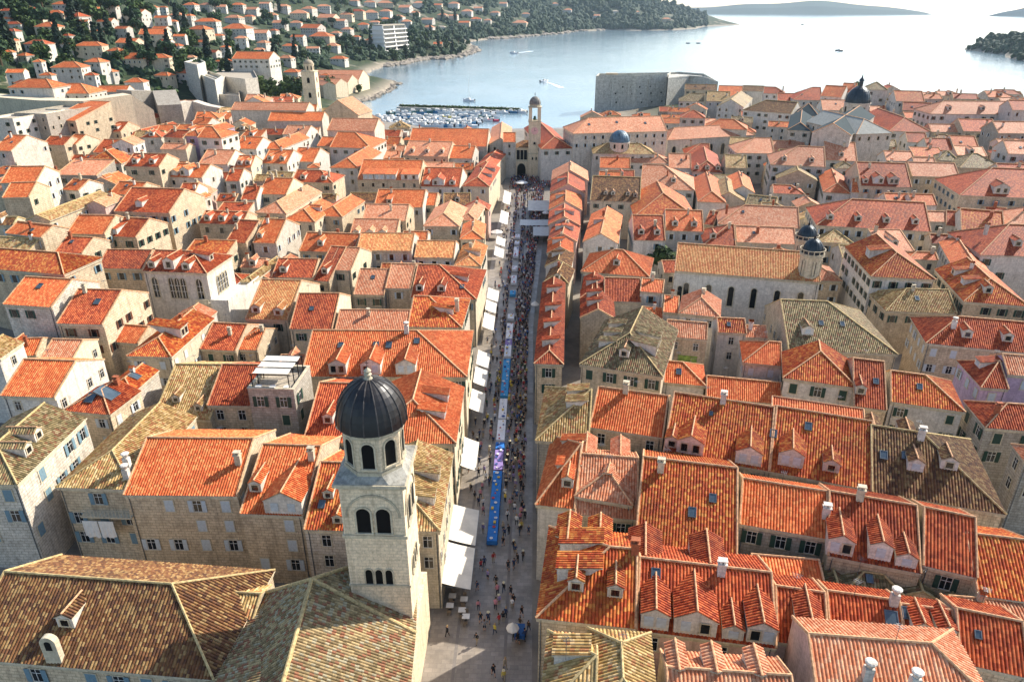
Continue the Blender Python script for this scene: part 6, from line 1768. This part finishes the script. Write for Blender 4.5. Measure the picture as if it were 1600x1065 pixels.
# ---- people
skin_m = plain('skin', 'b98a6c', .6, .05); hair_m = [plain('dark_hair', '1c1512', .7), plain('brown_hair', '4a3222', .7), plain('fair_hair', 'a58a5c', .7), plain('straw_hat', 'cfc4a0', .8)]
TR = [plain('navy_trousers', '1a2233', .8), plain('black_trousers', '131316', .8), plain('beige_trousers', '9c8e74', .8), plain('denim', '34465c', .8)]
def person_mesh(pose, seed):
    """one continuous skinned body; the materials split at collar, cuffs, waist and ankles"""
    bm = bmesh.new(); J = {}; R = {}
    st, arm, bend = pose
    def v(n, x, y, z, r): J[n] = bm.verts.new((x, y, z)); R[n] = r
    v('pel', 0, 0, .93, .15); v('wai', 0, 0, 1.08, .13); v('che', 0, .01+bend*.3, 1.28, .165); v('nek', 0, .02+bend, 1.46, .06); v('hd1', 0, .03+bend*1.1, 1.56, .085); v('hd2', 0, .03+bend*1.2, 1.69, .085)
    for s, sn in ((-1, 'l'), (1, 'r')):
        f = st*s
        v('hip'+sn, s*.1, 0, .86, .1); v('kne'+sn, s*.11, f*.5+.02, .48, .065); v('ank'+sn, s*.11, f if f > 0 else f*1.2, .09, .045); v('toe'+sn, s*.12, (f if f > 0 else f*1.2)+.16, .04, .04)
        a = arm*-s; v('sho'+sn, s*.19, bend*.6, 1.38, .065); v('elb'+sn, s*.24, a*.5+bend*.5, 1.11, .045); v('wri'+sn, s*.23, a*1.0+.1+bend*.6, .88, .032); v('han'+sn, s*.23, a+.13+bend*.6, .79, .035)
    E = [('pel', 'wai'), ('wai', 'che'), ('che', 'nek'), ('nek', 'hd1'), ('hd1', 'hd2')]
    for sn in 'lr': E += [('pel', 'hip'+sn), ('hip'+sn, 'kne'+sn), ('kne'+sn, 'ank'+sn), ('ank'+sn, 'toe'+sn), ('che', 'sho'+sn), ('sho'+sn, 'elb'+sn), ('elb'+sn, 'wri'+sn), ('wri'+sn, 'han'+sn)]
    for a, b in E: bm.edges.new((J[a], J[b]))
    me = bpy.data.meshes.new('tmp'); names = list(J); bm.verts.index_update(); idx = {n: J[n].index for n in names}; bm.to_mesh(me); bm.free()
    ob = link(bpy.data.objects.new('tmp', me)); md = ob.modifiers.new('s', 'SKIN'); me.skin_vertices or None
    sk = me.skin_vertices[0] if me.skin_vertices else None
    if sk is None:
        b2 = bmesh.new(); b2.from_mesh(me); b2.verts.layers.skin.verify(); b2.to_mesh(me); b2.free(); sk = me.skin_vertices[0]
    for n in names: sk.data[idx[n]].radius = (R[n], R[n]*(.8 if n in ('che', 'wai', 'pel') else 1)); sk.data[idx[n]].use_root = (n == 'pel')
    md2 = ob.modifiers.new('u', 'SUBSURF'); md2.levels = 1; md2.render_levels = 1
    dg = bpy.context.evaluated_depsgraph_get(); ev = ob.evaluated_get(dg); out = bpy.data.meshes.new_from_object(ev); bpy.data.objects.remove(ob)
    out.name = 'person'; out.materials.clear()
    return out
POSES = [(.0, .03, 0), (.22, .16, .03), (-.2, -.14, .03), (.12, .08, .06), (0, .1, .12)]
PM = []
for i, ps in enumerate(POSES):
    base_me = person_mesh(ps, i)
    for j in range(2):
        me = base_me.copy()
        for m_ in (skin_m, cloth_m, TR[(i+j*2) % 4], black_m): me.materials.append(m_)
        short = (i+j) % 3 == 0
        for p in me.polygons:
            c = p.center; z = c.z
            p.use_smooth = True
            if z > 1.45: k = 0
            elif abs(c.x) > .19 and z < (1.15 if short else .92): k = 0
            elif z > .93: k = 1
            elif z > .11: k = 2 if not (short and z < .5) else 0
            else: k = 3
            if abs(c.x) > .175 and .7 < z < .93 : k = 0
            p.material_index = k
        PM.append(me)
def hair_mesh(k):
    def fn():
        m = MB(); dome(m, .105, 0, .1, 10, rings=4); m.lathe([(.105, 0), (.1, -.07 if k != 1 else -.18)], 10, a0=math.pi*.95, a1=math.pi*2.05)
        if k == 3: m.lathe([(.2, -.01), (.1, .02)], 12)
        return m.mesh('hair' if k != 3 else 'hat', hair_m[k])
    return cached(('hair', k), fn)
CL = [('black', (.02, .02, .025, 1)), ('white', (.75, .75, .75, 1)), ('navy', (.03, .05, .12, 1)), ('grey', (.22, .22, .24, 1)), ('red', (.45, .04, .04, 1)), ('blue', (.07, .16, .4, 1)), ('beige', (.45, .38, .27, 1)), ('dark green', (.04, .1, .06, 1)), ('pink', (.6, .25, .3, 1)), ('yellow', (.65, .5, .08, 1)), ('lilac', (.35, .28, .5, 1)), ('dark brown', (.08, .05, .03, 1))]
BACK = {'standing': 'standing', 'walking': 'walking'}
def person(x, y, rz, ci, pi, label=None, group=None, s=1):
    t = link(bpy.data.objects.new('person', PM[pi % len(PM)])); t.location = (x, y, 2.022); t.rotation_euler = (0, 0, rz); t.scale = (s, s, s*1.02); t.color = CL[ci][1]
    bend = POSES[(pi % len(PM))//2][2]; k = (ci*7+pi) % 4
    h = inst(hair_mesh(k), 'hair' if k != 3 else 'hat', t, (0, .03+bend*1.2, 1.69)); lab(t, label, 'person', group); return t
rp = random.Random(21); PL = []
near = [(745, 1005, 0), (757, 885, 2), (771, 878, 4), (762, 905, 10), (775, 915, 0), (794, 890, 0), (803, 888, 2), (787, 925, 0), (798, 930, 0), (774, 952, 8), (780, 945, 10), (751, 972, 0), (757, 985, 3), (763, 972, 2), (780, 975, 4), (786, 972, 0), (773, 990, 9), (790, 965, 2),
        (789, 1043, 6), (771, 1055, 0), (787, 1062, 9), (800, 950, 1), (809, 1005, 0), (820, 1000, 2), (826, 985, 11), (815, 962, 0), (742, 782, 0), (748, 790, 2), (807, 820, 1), (795, 835, 0), (812, 835, 0), (804, 800, 1), (820, 812, 0), (826, 835, 2), (786, 829, 6), (757, 740, 10), (759, 752, 1), (748, 745, 0), (766, 755, 7),
        (757, 668, 0), (767, 678, 0), (740, 700, 7), (746, 695, 0), (771, 693, 2), (798, 672, 0), (806, 665, 0)]
for i, (x, y, c) in enumerate(near): p = at(x, y, 2.02); PL.append([p.x, p.y, c, 1])
def free(x, y, d):
    return all((x-a)**2+(y-b)**2 > d*d for a, b, _, _ in PL) and not (66 < y < 240 and abs(x-cent(y)) < .95)
tr = 0
while len(PL) < 1700 and tr < 60000:
    tr += 1; y = 58+(330-58)*rp.random()**.75; u_ = rp.random()
    if y < 85 and rp.random() < .8: continue
    xr = -.5 if y < 150 else -.5+(y-150)*.04
    if u_ < .62: x = xr-abs(rp.gauss(0, 1.5))-.1
    elif u_ < .8: x = cent(min(y, 260))+rp.choice([-1, 1])*rp.uniform(1, 1.7)
    else: x = rp.uniform(-9.5, xr)
    if y > 285: x = rp.uniform(-9, 8)
    if not -9.8 < x < xr: 
        if y < 285: continue
    if free(x, y, .55): PL.append([x, y, rp.choice([0, 0, 0, 1, 2, 2, 3, 3, 4, 5, 6, 7, 8, 9, 10, 11, 0, 2]), 0])
PL.sort(key=lambda q: q[1])
crowd = MB(); cv, cf_, cm = [], [], []; used_l = {}
ords = lambda n: ORD[n] if n < 30 else None
for i, (x, y, c, near_) in enumerate(PL):
    pi = rp.randrange(10); rz = rp.choice([0, math.pi])+rp.uniform(-.7, .7); walk = POSES[pi//2][0] != 0
    if i < 300:
        reg = 'near the bottom' if y < 72 else ('by the near tables' if y < 88 else ('level with the tower dome' if y < 110 else 'by the long tables'))
        sd = 'on the left' if x < cent(y) else 'on the right'
        person(x, y, rz, c, pi, '%s person in a %s top, %s %s' % ('walking' if walk else 'standing', CL[c][0], sd, reg), 'people on the main street', rp.uniform(.92, 1.06))
    else:
        me = PM[pi]; o = len(cv); ca, sa = math.cos(rz), math.sin(rz)
        for v_ in me.vertices: q = v_.co; cv.append((x+q.x*ca-q.y*sa, y+q.x*sa+q.y*ca, 2.022+q.z))
        for p in me.polygons: cf_.append([o+j for j in p.vertices]); cm.append((c % 6)+1 if p.material_index == 1 else (0 if p.material_index == 0 and p.center.z < 1.6 else 7))
me = bpy.data.meshes.new('crowd'); me.from_pydata(cv, [], cf_); me.materials.append(skin_m)
for nme, cc in CL[:6]: me.materials.append(plain('crowd_'+nme.replace(' ', '_'), [min(1, (v ** (1/2.2))) for v in cc[:3]], .8))
me.materials.append(TR[1]); me.polygons.foreach_set('material_index', cm); me.update(); lab(link(bpy.data.objects.new('crowd', me)), kind='stuff')
# unique labels where several people would read alike: order them from the near end
by = {}
for o in bpy.data.objects:
    if o.get('category') == 'person': by.setdefault(o['label'], []).append(o)
for l, os_ in by.items():
    if len(os_) > 1:
        os_.sort(key=lambda o: o.location.y)
        for n, o in enumerate(os_):
            o['label'] = ORD[n]+' nearest '+l
# cafe tables under the nearest awning, cart, stands
GC = 'cafe tables in front of the left facade'
for i, (px, py) in enumerate([(703, 945), (725, 935), (728, 962), (707, 930), (722, 952)]):
    p = at(px, py, 2.75); t = empty('cafe_table', (p.x, p.y, 2.02)); lab(t, '%s small cafe table below the nearest awning' % ORD[i], 'table', GC)
    m = MB(); m.box(-.45, .45, -.4, .4, .72, .76); m.build('tabletop', white_m, t); m = MB(); m.tube([(0, 0, 0), (0, 0, .72)], .04); m.box(-.25, .25, -.03, .03, 0, .04); m.box(-.03, .03, -.25, .25, .041, .08); m.build('leg', black_m, t)
    for k, (dx, dy, rz) in enumerate(((0, -.75, 0), (0, .75, math.pi))):
        c = empty('cafe_chair', (p.x+dx, p.y+dy, 2.02), rz); lab(c, 'dark cafe chair at the %s small cafe table, %s side' % (ORD[i], ['near', 'far'][k]), 'chair', 'cafe chairs')
        m = MB(); m.box(-.22, .22, -.22, .22, .43, .47); m.build('seat', timber_m, c); m = MB(); m.box(-.22, .22, -.24, -.2, .5, .88); m.build('backrest', timber_m, c)
        for sx in (-.19, .19):
            for sy in (-.19, .19): m = MB(); m.tube([(sx, sy, 0), (sx, sy, .44)], .02, 5); m.build('leg', black_m, c)
p = at(812, 985, 2.9); t = empty('handcart', (p.x, p.y, 2.02)); lab(t, 'blue handcart under a round parasol at the bottom of the street', 'cart')
m = MB(); m.box(-.6, .6, -.9, .9, .5, 1.1); m.build('body', colmat('blue_cart_paint', '1f4f86', .5), t)
for s in (-1, 1): m = MB(); m.tube([(s*.66, 0, .35), (s*.74, 0, .35)], .35, 14); m.build('wheel', black_m, t)
m = MB(); m.tube([(-.4, -.9, 1), (-.4, -1.4, 1.1), (.4, -1.4, 1.1), (.4, -.9, 1)], .03, 6); m.build('handle', metal_m, t)
# tall street lamps fixed low along the left walls
# labels stay within sixteen words
for o in bpy.data.objects:
    if 'label' in o and len(o['label'].replace('-', ' ').split()) > 16: print('LONG', o.name, o['label'])
